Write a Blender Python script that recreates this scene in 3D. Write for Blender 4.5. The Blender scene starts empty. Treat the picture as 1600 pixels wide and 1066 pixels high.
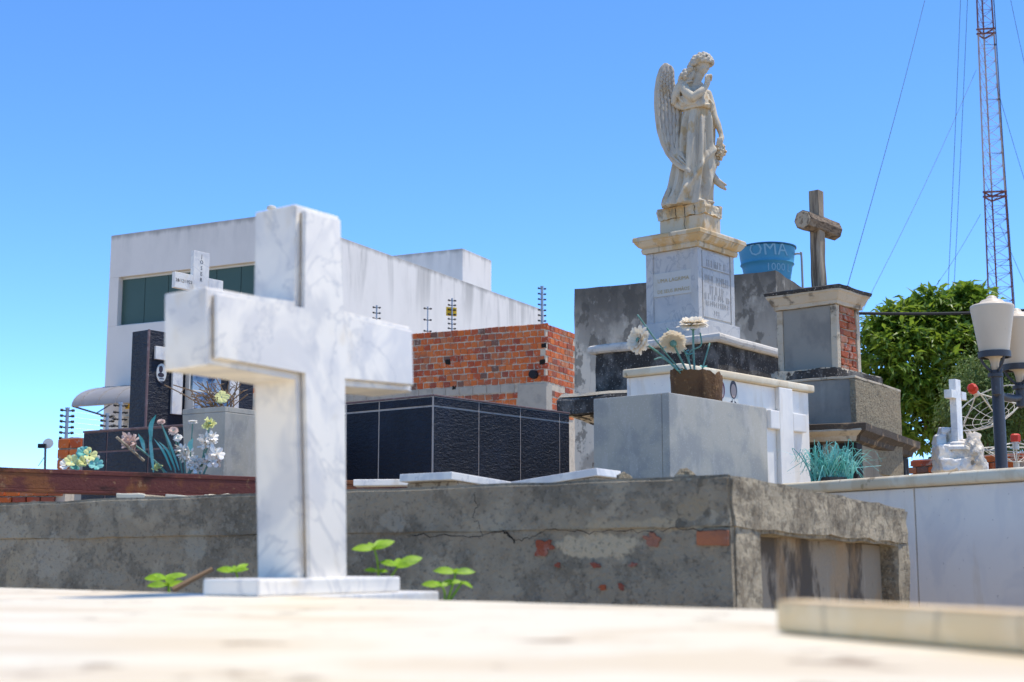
import bpy, bmesh, math, random
from mathutils import Vector, Matrix, noise as mnoise
R = math.radians
random.seed(7)
scene = bpy.context.scene
col = scene.collection
# ---------------------------------------------------------------- camera, sky, sun, exposure
FPX, HOR = 2200.0, 870.0
PITCH = math.atan((HOR-533.0)/FPX)
ZC = 1.25
cam_d = bpy.data.cameras.new('camera'); cam = bpy.data.objects.new('camera', cam_d); col.objects.link(cam)
cam.location = (0, 0, ZC); cam.rotation_euler = (math.pi/2+PITCH, 0, 0)
cam_d.sensor_width = 36; cam_d.lens = FPX/1600*36; cam_d.clip_end = 3000; cam_d.clip_start = .05
cam_d.dof.use_dof = True; cam_d.dof.focus_distance = 11.0; cam_d.dof.aperture_fstop = 5.0
scene.camera = cam
SUN_EL, SUN_AZ = R(72), R(82)          # azimuth clockwise from +Y (view direction)
world = bpy.data.worlds.new('World'); scene.world = world; world.use_nodes = True
wn = world.node_tree; bg = wn.nodes['Background']
sky = wn.nodes.new('ShaderNodeTexSky'); sky.sky_type = 'NISHITA'; sky.sun_disc = False
sky.sun_elevation = SUN_EL; sky.sun_rotation = SUN_AZ; sky.altitude = 0; sky.air_density = .5; sky.dust_density = 0; sky.ozone_density = 6.0
hs = wn.nodes.new('ShaderNodeHueSaturation'); hs.inputs['Hue'].default_value = .499; hs.inputs['Saturation'].default_value = 1.12; wn.links.new(sky.outputs[0], hs.inputs['Color']); wn.links.new(hs.outputs[0], bg.inputs[0]); bg.inputs[1].default_value = .15
sun_d = bpy.data.lights.new('sun', 'SUN'); sun_d.energy = 2.0; sun_d.angle = R(.53); sun_d.color = (1, .94, .84)
sun = bpy.data.objects.new('sun', sun_d); col.objects.link(sun)
sv = Vector((math.sin(SUN_AZ)*math.cos(SUN_EL), math.cos(SUN_AZ)*math.cos(SUN_EL), math.sin(SUN_EL)))
sun.rotation_euler = sv.to_track_quat('Z', 'Y').to_euler(); sun.location = (20, 0, 40)
scene.render.engine = 'CYCLES'
vs = scene.view_settings; vs.view_transform = 'Standard'; vs.look = 'None'; vs.gamma = 1; vs.exposure = 1.27
scene.display_settings.display_device = 'sRGB'

# ---------------------------------------------------------------- surveying helpers
cp, sp = math.cos(PITCH), math.sin(PITCH)
def ray(u, v):
    a = (u-800)/FPX; b = (533-v)/FPX
    return Vector((a, cp-b*sp, sp+b*cp))
CAM = Vector((0, 0, ZC))
def P(u, v, Y):
    d = ray(u, v); return CAM+d*(Y/d.y)
def Pz(u, v, z):
    d = ray(u, v); return CAM+d*((z-ZC)/d.z)
def zv(v, Y): return P(800, v, Y).z
class Fr:
    """a rectangular plan: near corner N, one side running left-away (a), one right-away (b)"""
    def __init__(s, N, eL, eR, LL=1, LR=1):
        s.N = Vector((N[0], N[1], 0)); s.z = N[2] if len(N) > 2 else 0
        s.eL = Vector((eL[0], eL[1], 0)).normalized(); s.eR = Vector((eR[0], eR[1], 0)).normalized(); s.LL = LL; s.LR = LR
    def pt(s, a, b, z): return s.N+s.eL*a+s.eR*b+Vector((0, 0, z))
    def hit(s, u, v, o, e):
        d = ray(u, v)          # CAM+d*t = o+e*k (xy)
        det = d.x*(-e.y)+e.x*d.y
        rx, ry = o.x-CAM.x, o.y-CAM.y
        t = (rx*(-e.y)+e.x*ry)/det
        k = (d.x*ry-d.y*rx)/det
        return k, ZC+d.z*t
    def onL(s, u, v, b=0): return s.hit(u, v, s.N+s.eR*b, s.eL)
    def onR(s, u, v, a=0): return s.hit(u, v, s.N+s.eL*a, s.eR)
def frame(n, l, r, Y, Yl=None, Yr=None, ortho=True):
    N = P(n[0], n[1], Y)
    L = P(l[0], l[1], Yl) if Yl else Pz(l[0], l[1], N.z)
    Rr = P(r[0], r[1], Yr) if Yr else Pz(r[0], r[1], N.z)
    dl = (L-N).xy; dr = (Rr-N).xy
    al = math.atan2(-dl.x, dl.y); ar = math.atan2(dr.x, dr.y)
    if ortho:
        e = (math.pi/2-(al+ar))/2; al += e; ar += e
    f = Fr(N, (-math.sin(al), math.cos(al)), (math.sin(ar), math.cos(ar)))
    f.LL = f.onL(l[0], l[1])[0]; f.LR = f.onR(r[0], r[1])[0]
    print('frame', n, 'angles %.1f %.1f' % (math.degrees(al), math.degrees(ar)), 'LL %.2f LR %.2f z %.2f' % (f.LL, f.LR, N.z))
    return f

# ---------------------------------------------------------------- materials
# colours outside COOL carry a warm tint that offsets blue skylight in shade
COOL = ('leaf', 'glass', 'polyethylene', 'rim', 'turquoise', 'stem', 'print', 'red_plastic', 'yellow', 'iron', 'ink', 'wire', 'tile', 'brick', 'post', 'petal')
def warm(c): return (min(.9, c[0]*1.07), c[1]*.985, c[2]*.845)
def mat(name, base, rough=.8, layers=(), bump=(), metallic=0, spec=.3, trans=0, sss=None):
    m = bpy.data.materials.new(name); m.use_nodes = True
    nt = m.node_tree; N = nt.nodes; L = nt.links
    bs = N['Principled BSDF']; bs.inputs['Roughness'].default_value = rough
    bs.inputs['Metallic'].default_value = metallic; bs.inputs['Specular IOR Level'].default_value = spec
    geo = N.new('ShaderNodeNewGeometry'); pos = geo.outputs['Position']
    def sc(v):
        if isinstance(v, (int, float)): v = (v, v, v)
        n = N.new('ShaderNodeVectorMath'); n.operation = 'MULTIPLY'; n.inputs[1].default_value = v
        L.new(pos, n.inputs[0]); return n.outputs[0]
    def noi(scale, detail=5, dist=0, rgh=.6):
        n = N.new('ShaderNodeTexNoise'); n.inputs['Scale'].default_value = 1; n.inputs['Detail'].default_value = detail
        n.inputs['Distortion'].default_value = dist; n.inputs['Roughness'].default_value = rgh
        L.new(sc(scale), n.inputs['Vector']); return n.outputs['Fac']
    def mth(op, a, b=None, c=None):
        n = N.new('ShaderNodeMath'); n.operation = op
        for i, x in enumerate((a, b, c)):
            if x is None: continue
            if isinstance(x, (int, float)): n.inputs[i].default_value = x
            else: L.new(x, n.inputs[i])
        return n.outputs[0]
    def ss(x, lo, hi):
        n = N.new('ShaderNodeMapRange'); n.interpolation_type = 'SMOOTHSTEP'
        n.inputs['From Min'].default_value = lo; n.inputs['From Max'].default_value = hi
        if lo > hi:
            n.inputs['From Min'].default_value = hi; n.inputs['From Max'].default_value = lo
            n.inputs['To Min'].default_value = 1; n.inputs['To Max'].default_value = 0
        L.new(x, n.inputs['Value']); return n.outputs['Result']
    cur = None
    if not any(w in name for w in COOL): base = warm(base); layers = [dict(l, **({'c': warm(l['c'])} if 'c' in l else {}), **({'cols': [warm(c) for c in l['cols']]} if 'cols' in l else {})) for l in layers]
    rgb = N.new('ShaderNodeRGB'); rgb.outputs[0].default_value = (*base, 1); cur = rgb.outputs[0]
    for ly in layers:
        k = ly.get('k', 'noise')
        if k == 'rand':
            oi = N.new('ShaderNodeObjectInfo'); cr = N.new('ShaderNodeValToRGB'); cr.color_ramp.interpolation = 'CONSTANT'
            cs = ly['cols']; el = cr.color_ramp.elements
            el[0].color = (*cs[0], 1); el[1].position = 1/len(cs); el[1].color = (*cs[1], 1)
            for i in range(2, len(cs)): e = el.new(i/len(cs)); e.color = (*cs[i], 1)
            L.new(oi.outputs['Random'], cr.inputs[0]); cur = cr.outputs[0]; continue
        if k == 'noise': f = ss(noi(ly['s'], ly.get('d', 5), ly.get('dist', 0)), ly['lo'], ly['hi'])
        elif k == 'vein':
            x = noi(ly['s'], ly.get('d', 4), ly.get('dist', 1.2)); x = mth('ABSOLUTE', mth('SUBTRACT', x, .5)); f = ss(x, ly.get('w', .03), 0)
        elif k == 'vor':
            n = N.new('ShaderNodeTexVoronoi'); n.inputs['Scale'].default_value = 1; L.new(sc(ly['s']), n.inputs['Vector'])
            f = ss(n.outputs['Distance'], ly['lo'], ly['hi'])
        elif k == 'z':
            f = None
        elif k == 'spot':      # one stain with a place and ragged outline of its own
            v1 = N.new('ShaderNodeVectorMath'); v1.operation = 'SUBTRACT'; v1.inputs[1].default_value = ly['at']; L.new(pos, v1.inputs[0])
            v2 = N.new('ShaderNodeVectorMath'); v2.operation = 'MULTIPLY'; v2.inputs[1].default_value = tuple(1/x for x in ly['r']); L.new(v1.outputs[0], v2.inputs[0])
            v3 = N.new('ShaderNodeVectorMath'); v3.operation = 'LENGTH'; L.new(v2.outputs[0], v3.inputs[0])
            f = ss(mth('ADD', v3.outputs['Value'], mth('MULTIPLY', mth('SUBTRACT', noi(ly.get('s', 16), 6), .5), ly.get('n', 2.2))), 1.0, 1.0-ly.get('soft', .22))
        if 'z' in ly:     # a wear line: full at z0, gone at z1
            sx = N.new('ShaderNodeSeparateXYZ'); L.new(pos, sx.inputs[0]); zz = sx.outputs[2]
            if ly.get('zn'):
                zz = mth('ADD', zz, mth('MULTIPLY', mth('SUBTRACT', noi(ly.get('zs', (6, 6, .3)), 4), .5), ly['zn']))
            g = ss(zz, ly['z'][1], ly['z'][0]); f = g if f is None else mth('MULTIPLY', f, g)
        f = mth('MULTIPLY', f, ly.get('f', 1))
        mx = N.new('ShaderNodeMix'); mx.data_type = 'RGBA'; mx.inputs[7].default_value = (*ly['c'], 1)
        L.new(f, mx.inputs[0]); L.new(cur, mx.inputs[6]); cur = mx.outputs[2]
    L.new(cur, bs.inputs['Base Color'])
    pn = None
    for (s, st, dist) in bump:
        b = N.new('ShaderNodeBump'); b.inputs['Strength'].default_value = st; b.inputs['Distance'].default_value = dist
        L.new(noi(s, 6, 0, .65), b.inputs['Height'])
        if pn is not None: L.new(pn, b.inputs['Normal'])
        pn = b.outputs[0]
    if pn is not None: L.new(pn, bs.inputs['Normal'])
    if trans:
        t = N.new('ShaderNodeBsdfTranslucent'); L.new(cur, t.inputs[0]); ms = N.new('ShaderNodeMixShader'); ms.inputs[0].default_value = trans
        L.new(bs.outputs[0], ms.inputs[1]); L.new(t.outputs[0], ms.inputs[2]); L.new(ms.outputs[0], N['Material Output'].inputs[0])
    if sss: bs.inputs['Subsurface Weight'].default_value = sss; bs.inputs['Subsurface Radius'].default_value = (.01, .008, .006)
    return m
M = {}
M['marble'] = mat('white_marble', (.80, .79, .775), .38, [
    dict(s=(3.2, 6.5, 4.5), lo=.45, hi=.64, c=(.56, .575, .63), f=.65, dist=.9, d=3), dict(k='vein', s=(1.4, 3.4, 2.3), w=.014, dist=.9, d=5, c=(.40, .42, .48), f=.38), dict(s=(5, 13, 8), lo=.52, hi=.70, c=(.47, .49, .55), f=.5, dist=.4, d=3), dict(s=(5, 5, 3), lo=.56, hi=.68, c=(.66, .56, .40), f=.45),
    dict(s=14, lo=.62, hi=.8, c=(.60, .54, .43), f=.35)], [(60, .06, .01)], spec=.45)
M['marble_panel'] = mat('plain_white_marble', (.84, .83, .82), .4, [dict(s=(2.5, 5, 3.5), lo=.46, hi=.66, c=(.66, .67, .71), f=.5, dist=.6, d=3), dict(s=(6, 6, 1.5), lo=.56, hi=.68, c=(.66, .57, .43), f=.35), dict(s=34, lo=.66, hi=.72, c=(.3, .27, .24), f=.5)], [(60, .06, .01)], spec=.4)
M['marble_cream'] = mat('cream_marble', (.73, .68, .56), .5, [
    dict(s=(1.6, 4, 2), lo=.47, hi=.56, c=(.60, .48, .31), f=.5, dist=.8), dict(s=(9, 9, 9), lo=.62, hi=.68, c=(.26, .18, .09), f=.8), dict(s=(4, 9, 4), lo=.56, hi=.62, c=(.52, .43, .29), f=.35),
    dict(s=30, lo=.66, hi=.8, c=(.5, .43, .33), f=.4)], [(40, .1, .01)], spec=.4)
M['marble_grey'] = mat('aged_grey_marble', (.50, .51, .53), .5, [
    dict(s=(3, 3, 2), lo=.4, hi=.7, c=(.37, .39, .44), f=.7, dist=1.2), dict(k='vein', s=(4, 4, 3), w=.03, c=(.28, .3, .35), f=.55),
    dict(s=(9, 9, 2.5), lo=.55, hi=.8, c=(.50, .42, .29), f=.45)], [(50, .15, .01)])
M['marble_tan'] = mat('tan_stained_marble', (.56, .49, .38), .6, [
    dict(s=(7, 7, 4), lo=.46, hi=.58, c=(.52, .35, .15), f=.75), dict(s=(12, 12, 4), lo=.57, hi=.66, c=(.2, .17, .13), f=.6)], [(40, .25, .012)])
M['statue'] = mat('weathered_statue_marble', (.53, .485, .405), .62, [
    dict(s=(5, 5, 2.2), lo=.46, hi=.60, c=(.40, .38, .345), f=.7), dict(s=(8, 8, 5), lo=.53, hi=.63, c=(.47, .33, .16), f=.7),
    dict(s=(22, 22, 9), lo=.60, hi=.70, c=(.26, .19, .12), f=.5)], [(70, .25, .006)])
M['wing'] = mat('weathered_wing_marble', (.50, .455, .385), .65, [
    dict(s=(6, 6, 3), lo=.46, hi=.60, c=(.37, .35, .33), f=.7), dict(s=(10, 10, 5), lo=.53, hi=.64, c=(.42, .3, .15), f=.6)], [(70, .25, .006)])
M['granite'] = mat('pale_grey_granite', (.41, .395, .355), .55, [
    dict(s=(3.5, 3.5, 3.5), lo=.44, hi=.6, c=(.26, .27, .28), f=.7), dict(s=(9, 9, 4), lo=.54, hi=.64, c=(.46, .45, .43), f=.5), dict(k='vor', s=70, lo=.28, hi=.1, c=(.6, .62, .62), f=.35),
    dict(s=160, lo=.55, hi=.7, c=(.25, .26, .26), f=.3)], [(120, .1, .004)], spec=.4)
M['render'] = mat('dark_cement_render', (.215, .19, .148), .95, [
    dict(s=3.2, lo=.46, hi=.58, c=(.28, .255, .21), f=.7), dict(s=1.7, lo=.47, hi=.57, c=(.125, .118, .10), f=.75), dict(s=(8, 8, 8), lo=.52, hi=.6, c=(.10, .095, .085), f=.6),
    dict(s=(5, 5, 5), lo=.62, hi=.67, c=(.44, .40, .33), f=.65), dict(s=38, lo=.56, hi=.76, c=(.33, .31, .27), f=.5), dict(s=60, lo=.4, hi=.3, c=(.05, .05, .045), f=.7)], [(26, .7, .02), (110, .6, .008)])
M['render_rough'] = mat('rough_sandy_cement', (.47, .42, .33), .95, [
    dict(s=4.5, lo=.46, hi=.57, c=(.27, .235, .18), f=.85), dict(s=26, lo=.5, hi=.58, c=(.09, .08, .066), f=.5), dict(s=50, lo=.56, hi=.64, c=(.5, .47, .4), f=.5)], [(22, .9, .03), (90, .8, .012)])
M['stain_panel'] = mat('stained_recess_plaster', (.34, .29, .23), .95, [
    dict(s=(5, 5, 2.6), lo=.47, hi=.57, c=(.085, .07, .058), f=.9), dict(s=(4, 4, 2), lo=.5, hi=.62, c=(.42, .29, .17), f=.6), dict(s=(20, 20, 3), lo=.6, hi=.75, c=(.5, .47, .42), f=.6)], [(40, .6, .015)])
M['patch'] = mat('pale_plaster_patch', (.40, .345, .265), .95, [dict(s=8, lo=.4, hi=.7, c=(.24, .21, .17), f=.8)], [(40, .6, .012)])
M['cement'] = mat('smooth_grey_cement', (.27, .265, .25), .9, [
    dict(s=(2.6, 2.6, 1.6), lo=.45, hi=.58, c=(.185, .185, .185), f=.8), dict(s=(8, 8, 2), lo=.58, hi=.75, c=(.37, .36, .34), f=.5)], [(40, .3, .01)])
M['pebble'] = mat('sandy_pebbledash', (.36, .315, .235), .95, [
    dict(s=45, lo=.45, hi=.65, c=(.17, .145, .105), f=.8), dict(s=3, lo=.45, hi=.7, c=(.29, .25, .19), f=.6)], [(60, 1, .03)])
M['pebble_coarse'] = mat('coarse_pebbledash', (.42, .38, .31), .95, [
    dict(k='vor', s=38, lo=.3, hi=.55, c=(.06, .055, .05), f=.95), dict(s=9, lo=.5, hi=.7, c=(.2, .18, .15), f=.6)], [(40, 1, .04)])
M['black_mould'] = mat('mould_black_plaster', (.045, .043, .043), .95, [
    dict(s=(6, 6, 4), lo=.46, hi=.66, c=(.19, .19, .195), f=.7), dict(s=55, lo=.58, hi=.7, c=(.42, .41, .40), f=.75), dict(s=(10, 10, 2), lo=.6, hi=.75, c=(.075, .055, .04), f=.8)], [(50, .7, .015)])
M['peeling'] = mat('peeling_mouldy_plaster', (.62, .555, .455), .95, [
    dict(s=(4, 4, 3), lo=.48, hi=.54, c=(.30, .285, .265), f=.75), dict(s=(6, 6, 4.5), lo=.5, hi=.545, c=(.045, .042, .04), f=.93), dict(s=30, lo=.6, hi=.7, c=(.09, .085, .08), f=.7)], [(30, .8, .02)])
M['white_lip'] = mat('weathered_white_lip', (.58, .57, .56), .8, [dict(s=(12, 12, 12), lo=.5, hi=.7, c=(.34, .34, .34), f=.7)], [(60, .4, .01)])
M['cornice'] = mat('stained_lime_cornice', (.50, .45, .375), .92, [
    dict(s=(8, 8, 8), lo=.55, hi=.68, c=(.10, .085, .07), f=.85), dict(s=(4, 4, 9), lo=.5, hi=.7, c=(.40, .31, .21), f=.7)], [(40, .6, .015)])
M['dark_cornice'] = mat('soot_dark_cornice', (.085, .07, .058), .92, [
    dict(s=(7, 7, 9), lo=.52, hi=.68, c=(.33, .25, .17), f=.8), dict(s=(18, 18, 9), lo=.58, hi=.7, c=(.02, .02, .02), f=.8)], [(40, .7, .015)])
M['black_paint'] = mat('flaking_black_paint', (.022, .021, .02), .8, [dict(s=(26, 26, 3), lo=.62, hi=.7, c=(.38, .35, .31), f=.8)], [(50, .5, .01)])
M['sidewall'] = mat('drab_plaster', (.30, .265, .215), .95, [dict(s=(9, 9, .8), lo=.5, hi=.72, c=(.44, .40, .33), f=.6), dict(s=(3, 3, 1), lo=.5, hi=.7, c=(.2, .175, .14), f=.7)], [(40, .4, .01)])
BR = [(.52, .115, .028), (.58, .145, .035), (.45, .085, .025), (.60, .16, .042), (.38, .07, .028), (.54, .12, .03), (.30, .065, .035), (.55, .13, .03), (.46, .16, .07), (.57, .135, .03), (.17, .09, .065), (.43, .09, .035), (.52, .11, .03)]
M['brick'] = mat('red_hollow_brick', (.5, .13, .05), .9, [dict(k='rand', cols=BR), dict(s=(5, 5, 5), lo=.5, hi=.75, c=(.30, .10, .055), f=.55), dict(s=(14, 14, 14), lo=.56, hi=.66, c=(.46, .38, .31), f=.55), dict(s=(1.3, 1.3, .9), lo=.5, hi=.62, c=(.20, .10, .07), f=.45)], [(30, .6, .015)])
M['old_brick'] = mat('old_spalled_brick', (.36, .11, .055), .95, [dict(k='rand', cols=[(.46, .115, .045), (.38, .09, .04), (.48, .15, .07), (.40, .17, .1), (.33, .09, .05)]),
    dict(s=16, lo=.5, hi=.68, c=(.43, .36, .29), f=.7), dict(s=(30, 30, 8), lo=.58, hi=.72, c=(.08, .05, .04), f=.6)], [(40, .9, .02)])
M['mortar'] = mat('grey_mortar', (.50, .455, .40), .95, [dict(s=9, lo=.45, hi=.7, c=(.27, .25, .23), f=.7)], [(40, .6, .01)])
M['block'] = mat('grey_concrete_block', (.37, .355, .335), .95, [dict(s=4, lo=.45, hi=.7, c=(.26, .255, .25), f=.7)], [(40, .5, .01)])
M['hole'] = mat('black_opening', (.012, .011, .01), .9)
M['tile'] = mat('black_textured_tile', (.008, .0095, .015), .38, [dict(s=(3, 3, 2), lo=.45, hi=.7, c=(.017, .021, .034), f=.8), dict(s=70, lo=.71, hi=.78, c=(.22, .23, .25), f=.45)], [((24, 24, 60), .8, .02), (90, .5, .006)], spec=.38)
M['grout'] = mat('pale_grout', (.46, .42, .41), .9, [dict(s=12, lo=.5, hi=.7, c=(.25, .22, .22), f=.7)])
M['grout_red'] = mat('brown_tile_edge', (.19, .12, .11), .8, [dict(s=20, lo=.5, hi=.7, c=(.33, .26, .25), f=.7)])
M['wood'] = mat('weathered_wood', (.29, .245, .195), .9, [dict(s=(38, 38, 2.2), lo=.46, hi=.62, c=(.07, .055, .045), f=.85), dict(s=(14, 14, 1.5), lo=.55, hi=.7, c=(.44, .4, .35), f=.6)], [((60, 60, 4), .8, .012)])
M['wood_bar'] = mat('weathered_dark_wood', (.21, .165, .125), .9, [dict(s=(16, 16, 60), lo=.45, hi=.62, c=(.06, .045, .035), f=.85), dict(s=(5, 5, 14), lo=.55, hi=.7, c=(.38, .33, .27), f=.6)], [((25, 25, 60), .8, .012)])
M['wood_end'] = mat('sawn_wood_end', (.40, .345, .275), .9, [dict(s=30, lo=.5, hi=.62, c=(.14, .105, .075), f=.8)], [(60, .5, .01)])
M['rust'] = mat('rusty_painted_steel', (.145, .045, .038), .75, [dict(s=(5, 5, 5), lo=.5, hi=.62, c=(.26, .10, .035), f=.8), dict(s=(3, 3, 8), lo=.55, hi=.66, c=(.035, .018, .015), f=.85), dict(s=26, lo=.6, hi=.7, c=(.38, .23, .12), f=.6)], [(50, .5, .01)])
M['soil'] = mat('dry_soil', (.16, .12, .085), 1, [dict(s=20, lo=.4, hi=.7, c=(.28, .22, .16))], [(30, .8, .03)])
M['rust_tin'] = mat('rusty_torn_tin', (.155, .085, .042), .9, [dict(s=(14, 14, 5), lo=.45, hi=.65, c=(.075, .038, .02), f=.85), dict(s=30, lo=.58, hi=.72, c=(.42, .25, .11), f=.6)], [(40, .9, .015)])
M['tower_red'] = mat('faded_red_tower_paint', (.15, .062, .065), .7)
M['tower_white'] = mat('faded_white_tower_paint', (.36, .31, .32), .7, [dict(s=(3, 3, 1), lo=.5, hi=.6, c=(.26, .15, .13), f=.7)])
M['wire'] = mat('dark_wire', (.03, .032, .04), .6)
M['post'] = mat('galvanised_post', (.33, .35, .38), .45, metallic=.5)
M['insul'] = mat('black_insulator', (.012, .012, .014), .5)
M['yellow'] = mat('yellow_warning_paint', (.75, .45, .02), .6)
M['ink'] = mat('black_ink', (.012, .012, .014), .7)
M['gold_ink'] = mat('faded_ochre_lettering', (.42, .34, .19), .8)
M['engrave'] = mat('grey_engraving', (.35, .36, .385), .8)
M['plaque'] = mat('yellowed_marble_plaque', (.56, .53, .46), .55, [dict(s=(8, 8, 5), lo=.45, hi=.7, c=(.48, .42, .31), f=.6)])
M['glass'] = mat('green_tinted_glass', (.055, .095, .075), .35, [dict(s=(.4, .4, .6), lo=.4, hi=.7, c=(.065, .11, .09), f=.6)], spec=.25)
M['glass_blue'] = mat('blue_picture_glass', (.12, .21, .33), .1, [dict(s=9, lo=.45, hi=.6, c=(.36, .46, .55), f=.8), dict(s=7, lo=.6, hi=.68, c=(.03, .06, .12))], spec=.6)
M['alu'] = mat('pale_aluminium', (.55, .56, .57), .45, metallic=.3)
M['awn'] = mat('grey_polycarbonate', (.27, .27, .29), .4, [dict(s=(.8, .8, .5), lo=.45, hi=.65, c=(.34, .34, .37), f=.7)])
M['tank'] = mat('blue_polyethylene', (.052, .245, .385), .5, [dict(s=(1.5, 1.5, 3), lo=.42, hi=.7, c=(.075, .30, .43), f=.7), dict(s=(6, 6, 1.2), lo=.6, hi=.75, c=(.16, .37, .46), f=.45)])
M['tank_rim'] = mat('dark_blue_rim', (.012, .075, .135), .5)
M['tank_ink'] = mat('faded_white_print', (.22, .42, .53), .6)
M['pvc'] = mat('grey_pipe', (.34, .34, .35), .5)
M['lamp_shade'] = mat('cream_lamp_plastic', (.62, .555, .47), .45, [dict(s=(3, 3, 2), lo=.45, hi=.7, c=(.57, .5, .415), f=.6), dict(s=(12, 12, 6), lo=.66, hi=.8, c=(.4, .34, .27), f=.4)], spec=.4)
M['lamp_metal'] = mat('dark_blue_grey_iron', (.062, .064, .070), .5, [dict(s=20, lo=.55, hi=.75, c=(.1, .11, .13), f=.7)], [(60, .2, .005)])
M['bark'] = mat('bark', (.13, .095, .065), .95, [dict(s=(20, 20, 4), lo=.45, hi=.65, c=(.055, .04, .03))], [((40, 40, 8), .9, .02)])
M['leaf'] = mat('glossy_green_leaf', (.16, .26, .025), .42, [dict(k='noise', s=3.2, lo=.38, hi=.66, c=(.30, .39, .04), f=.85), dict(s=9, lo=.52, hi=.64, c=(.035, .085, .018), f=.8)], trans=.45, spec=.45)
M['leaf_fine'] = mat('feathery_green_leaf', (.14, .20, .055), .6, [dict(s=4, lo=.4, hi=.66, c=(.20, .25, .08), f=.8)], trans=.35)
M['leaf_young'] = mat('young_lime_leaf', (.34, .54, .03), .5, [dict(s=30, lo=.45, hi=.7, c=(.12, .27, .02), f=.7)], trans=.4)
M['teal'] = mat('faded_turquoise_plastic', (.10, .42, .36), .5, [dict(s=12, lo=.4, hi=.65, c=(.30, .60, .53), f=.8), dict(s=20, lo=.58, hi=.7, c=(.03, .23, .21), f=.7)], trans=.15)
M['teal_stem'] = mat('dull_green_plastic_stem', (.12, .27, .21), .55, [dict(s=25, lo=.5, hi=.7, c=(.27, .40, .33), f=.8)])
M['petal'] = mat('cream_fabric_petal', (.84, .74, .57), .85, [dict(s=40, lo=.5, hi=.7, c=(.74, .55, .34), f=.6)], trans=.25)
M['petal_white'] = mat('white_fabric_petal', (.86, .81, .72), .8, [dict(s=25, lo=.55, hi=.7, c=(.68, .66, .56), f=.6)], trans=.1)
M['petal_pink'] = mat('faded_pink_petal', (.70, .50, .41), .85, [dict(s=20, lo=.45, hi=.7, c=(.78, .66, .55), f=.8)], trans=.25)
M['petal_yellow'] = mat('pale_yellow_petal', (.76, .74, .32), .8, trans=.25)
M['twig'] = mat('dry_twig', (.22, .15, .095), .9)
M['black_plastic'] = mat('dark_grey_plastic', (.045, .048, .055), .5)
M['red_plastic'] = mat('red_plastic', (.62, .045, .015), .4)
M['white_metal'] = mat('white_painted_metal', (.62, .62, .60), .5)
M['white_wall'] = mat('white_painted_wall', (.76, .76, .78), .85)
M['ground'] = mat('sandy_ground', (.50, .43, .33), 1, [dict(s=1.2, lo=.4, hi=.7, c=(.30, .265, .21), f=.8), dict(s=20, lo=.5, hi=.7, c=(.24, .21, .17), f=.5)], [(12, .5, .03)])
M['photo_skin'] = mat('sepia_print', (.42, .30, .24), .4)
M['photo_pale'] = mat('pale_photo_ceramic', (.62, .64, .64), .3)
M['photo_dark'] = mat('dark_photo_print', (.05, .035, .04), .4)
M['photo_maroon'] = mat('maroon_photo_print', (.16, .03, .05), .4)
def stained_white(name, ztop, base=(.74, .745, .76), depth=1.6, amt=.75):
    return mat(name, base, .85, [dict(s=(1.2, 1.2, .7), lo=.4, hi=.7, c=tuple(x*.9 for x in base), f=.6),
        dict(s=(1.3, 1.3, .14), lo=.46, hi=.64, dist=.5, c=(.30, .31, .33), f=amt, z=(ztop, ztop-depth), zn=depth*.9, zs=(2.2, 2.2, .1)),
        dict(k='z', z=(ztop+.02, ztop-.22), zn=.35, zs=(3, 3, .5), c=(.17, .17, .175), f=.6)], [(20, .15, .01)])
def mausoleum_mat(name, ztop):
    return mat(name, (.62, .59, .54), .95, [dict(s=(1.8, 1.8, 1.3), lo=.47, hi=.55, c=(.33, .315, .295), f=.85), dict(s=(5, 5, 3), lo=.53, hi=.58, c=(.13, .125, .115), f=.7),
        dict(k='z', z=(ztop, ztop-1.0), zn=1.0, zs=(3, 3, .7), c=(.085, .083, .08), f=.9), dict(s=(9, 9, 5), lo=.55, hi=.7, c=(.54, .525, .50), f=.5),
        dict(s=(14, 14, 1), lo=.6, hi=.72, c=(.1, .1, .095), f=.5)], [(30, .5, .015)])

# ---------------------------------------------------------------- object helpers
W = {}
def link(o): col.objects.link(o); return o
def tag(o, label=None, cat=None, group=None, kind=None):
    if label: o['label'] = label
    if cat: o['category'] = cat
    if group: o['group'] = group
    if kind: o['kind'] = kind
    return o
def thing(name, loc, label, cat, group=None):
    o = link(bpy.data.objects.new(name, None)); o.location = loc; o.empty_display_size = .1
    W[o.name] = Vector(loc); return tag(o, label, cat, group)
def obj(name, bm, m, parent=None, loc=None, smooth=False, local=False):
    """link bm (world coordinates) as one mesh; its origin is the parent's base or loc"""
    base = W[parent.name] if parent else Vector(loc if loc is not None else (0, 0, 0))
    me = bpy.data.meshes.new(name)
    if not local: bmesh.ops.translate(bm, vec=-base, verts=bm.verts)
    bmesh.ops.recalc_face_normals(bm, faces=bm.faces)
    bm.to_mesh(me); bm.free(); me.materials.append(M[m] if isinstance(m, str) else m)
    if smooth:
        for p in me.polygons: p.use_smooth = True
    o = link(bpy.data.objects.new(name, me)); W[o.name] = base.copy()
    if parent: o.parent = parent
    else: o.location = base
    return o
def smooth_angle(o, ang=40):
    me = o.data
    for p in me.polygons: p.use_smooth = True
    try: me.set_sharp_from_angle(angle=R(ang))
    except Exception: pass
    return o
def B(): return bmesh.new()
def hexa(bm, c, bevel=0):
    """c: 8 corners, bottom four then top four"""
    t = bmesh.new(); v = [t.verts.new(p) for p in c]
    for f in ((0, 3, 2, 1), (4, 5, 6, 7), (0, 1, 5, 4), (1, 2, 6, 5), (2, 3, 7, 6), (3, 0, 4, 7)): t.faces.new([v[i] for i in f])
    if bevel: bmesh.ops.bevel(t, geom=t.edges[:], offset=bevel, segments=2, affect='EDGES', profile=.6)
    add(bm, t); return bm
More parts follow.
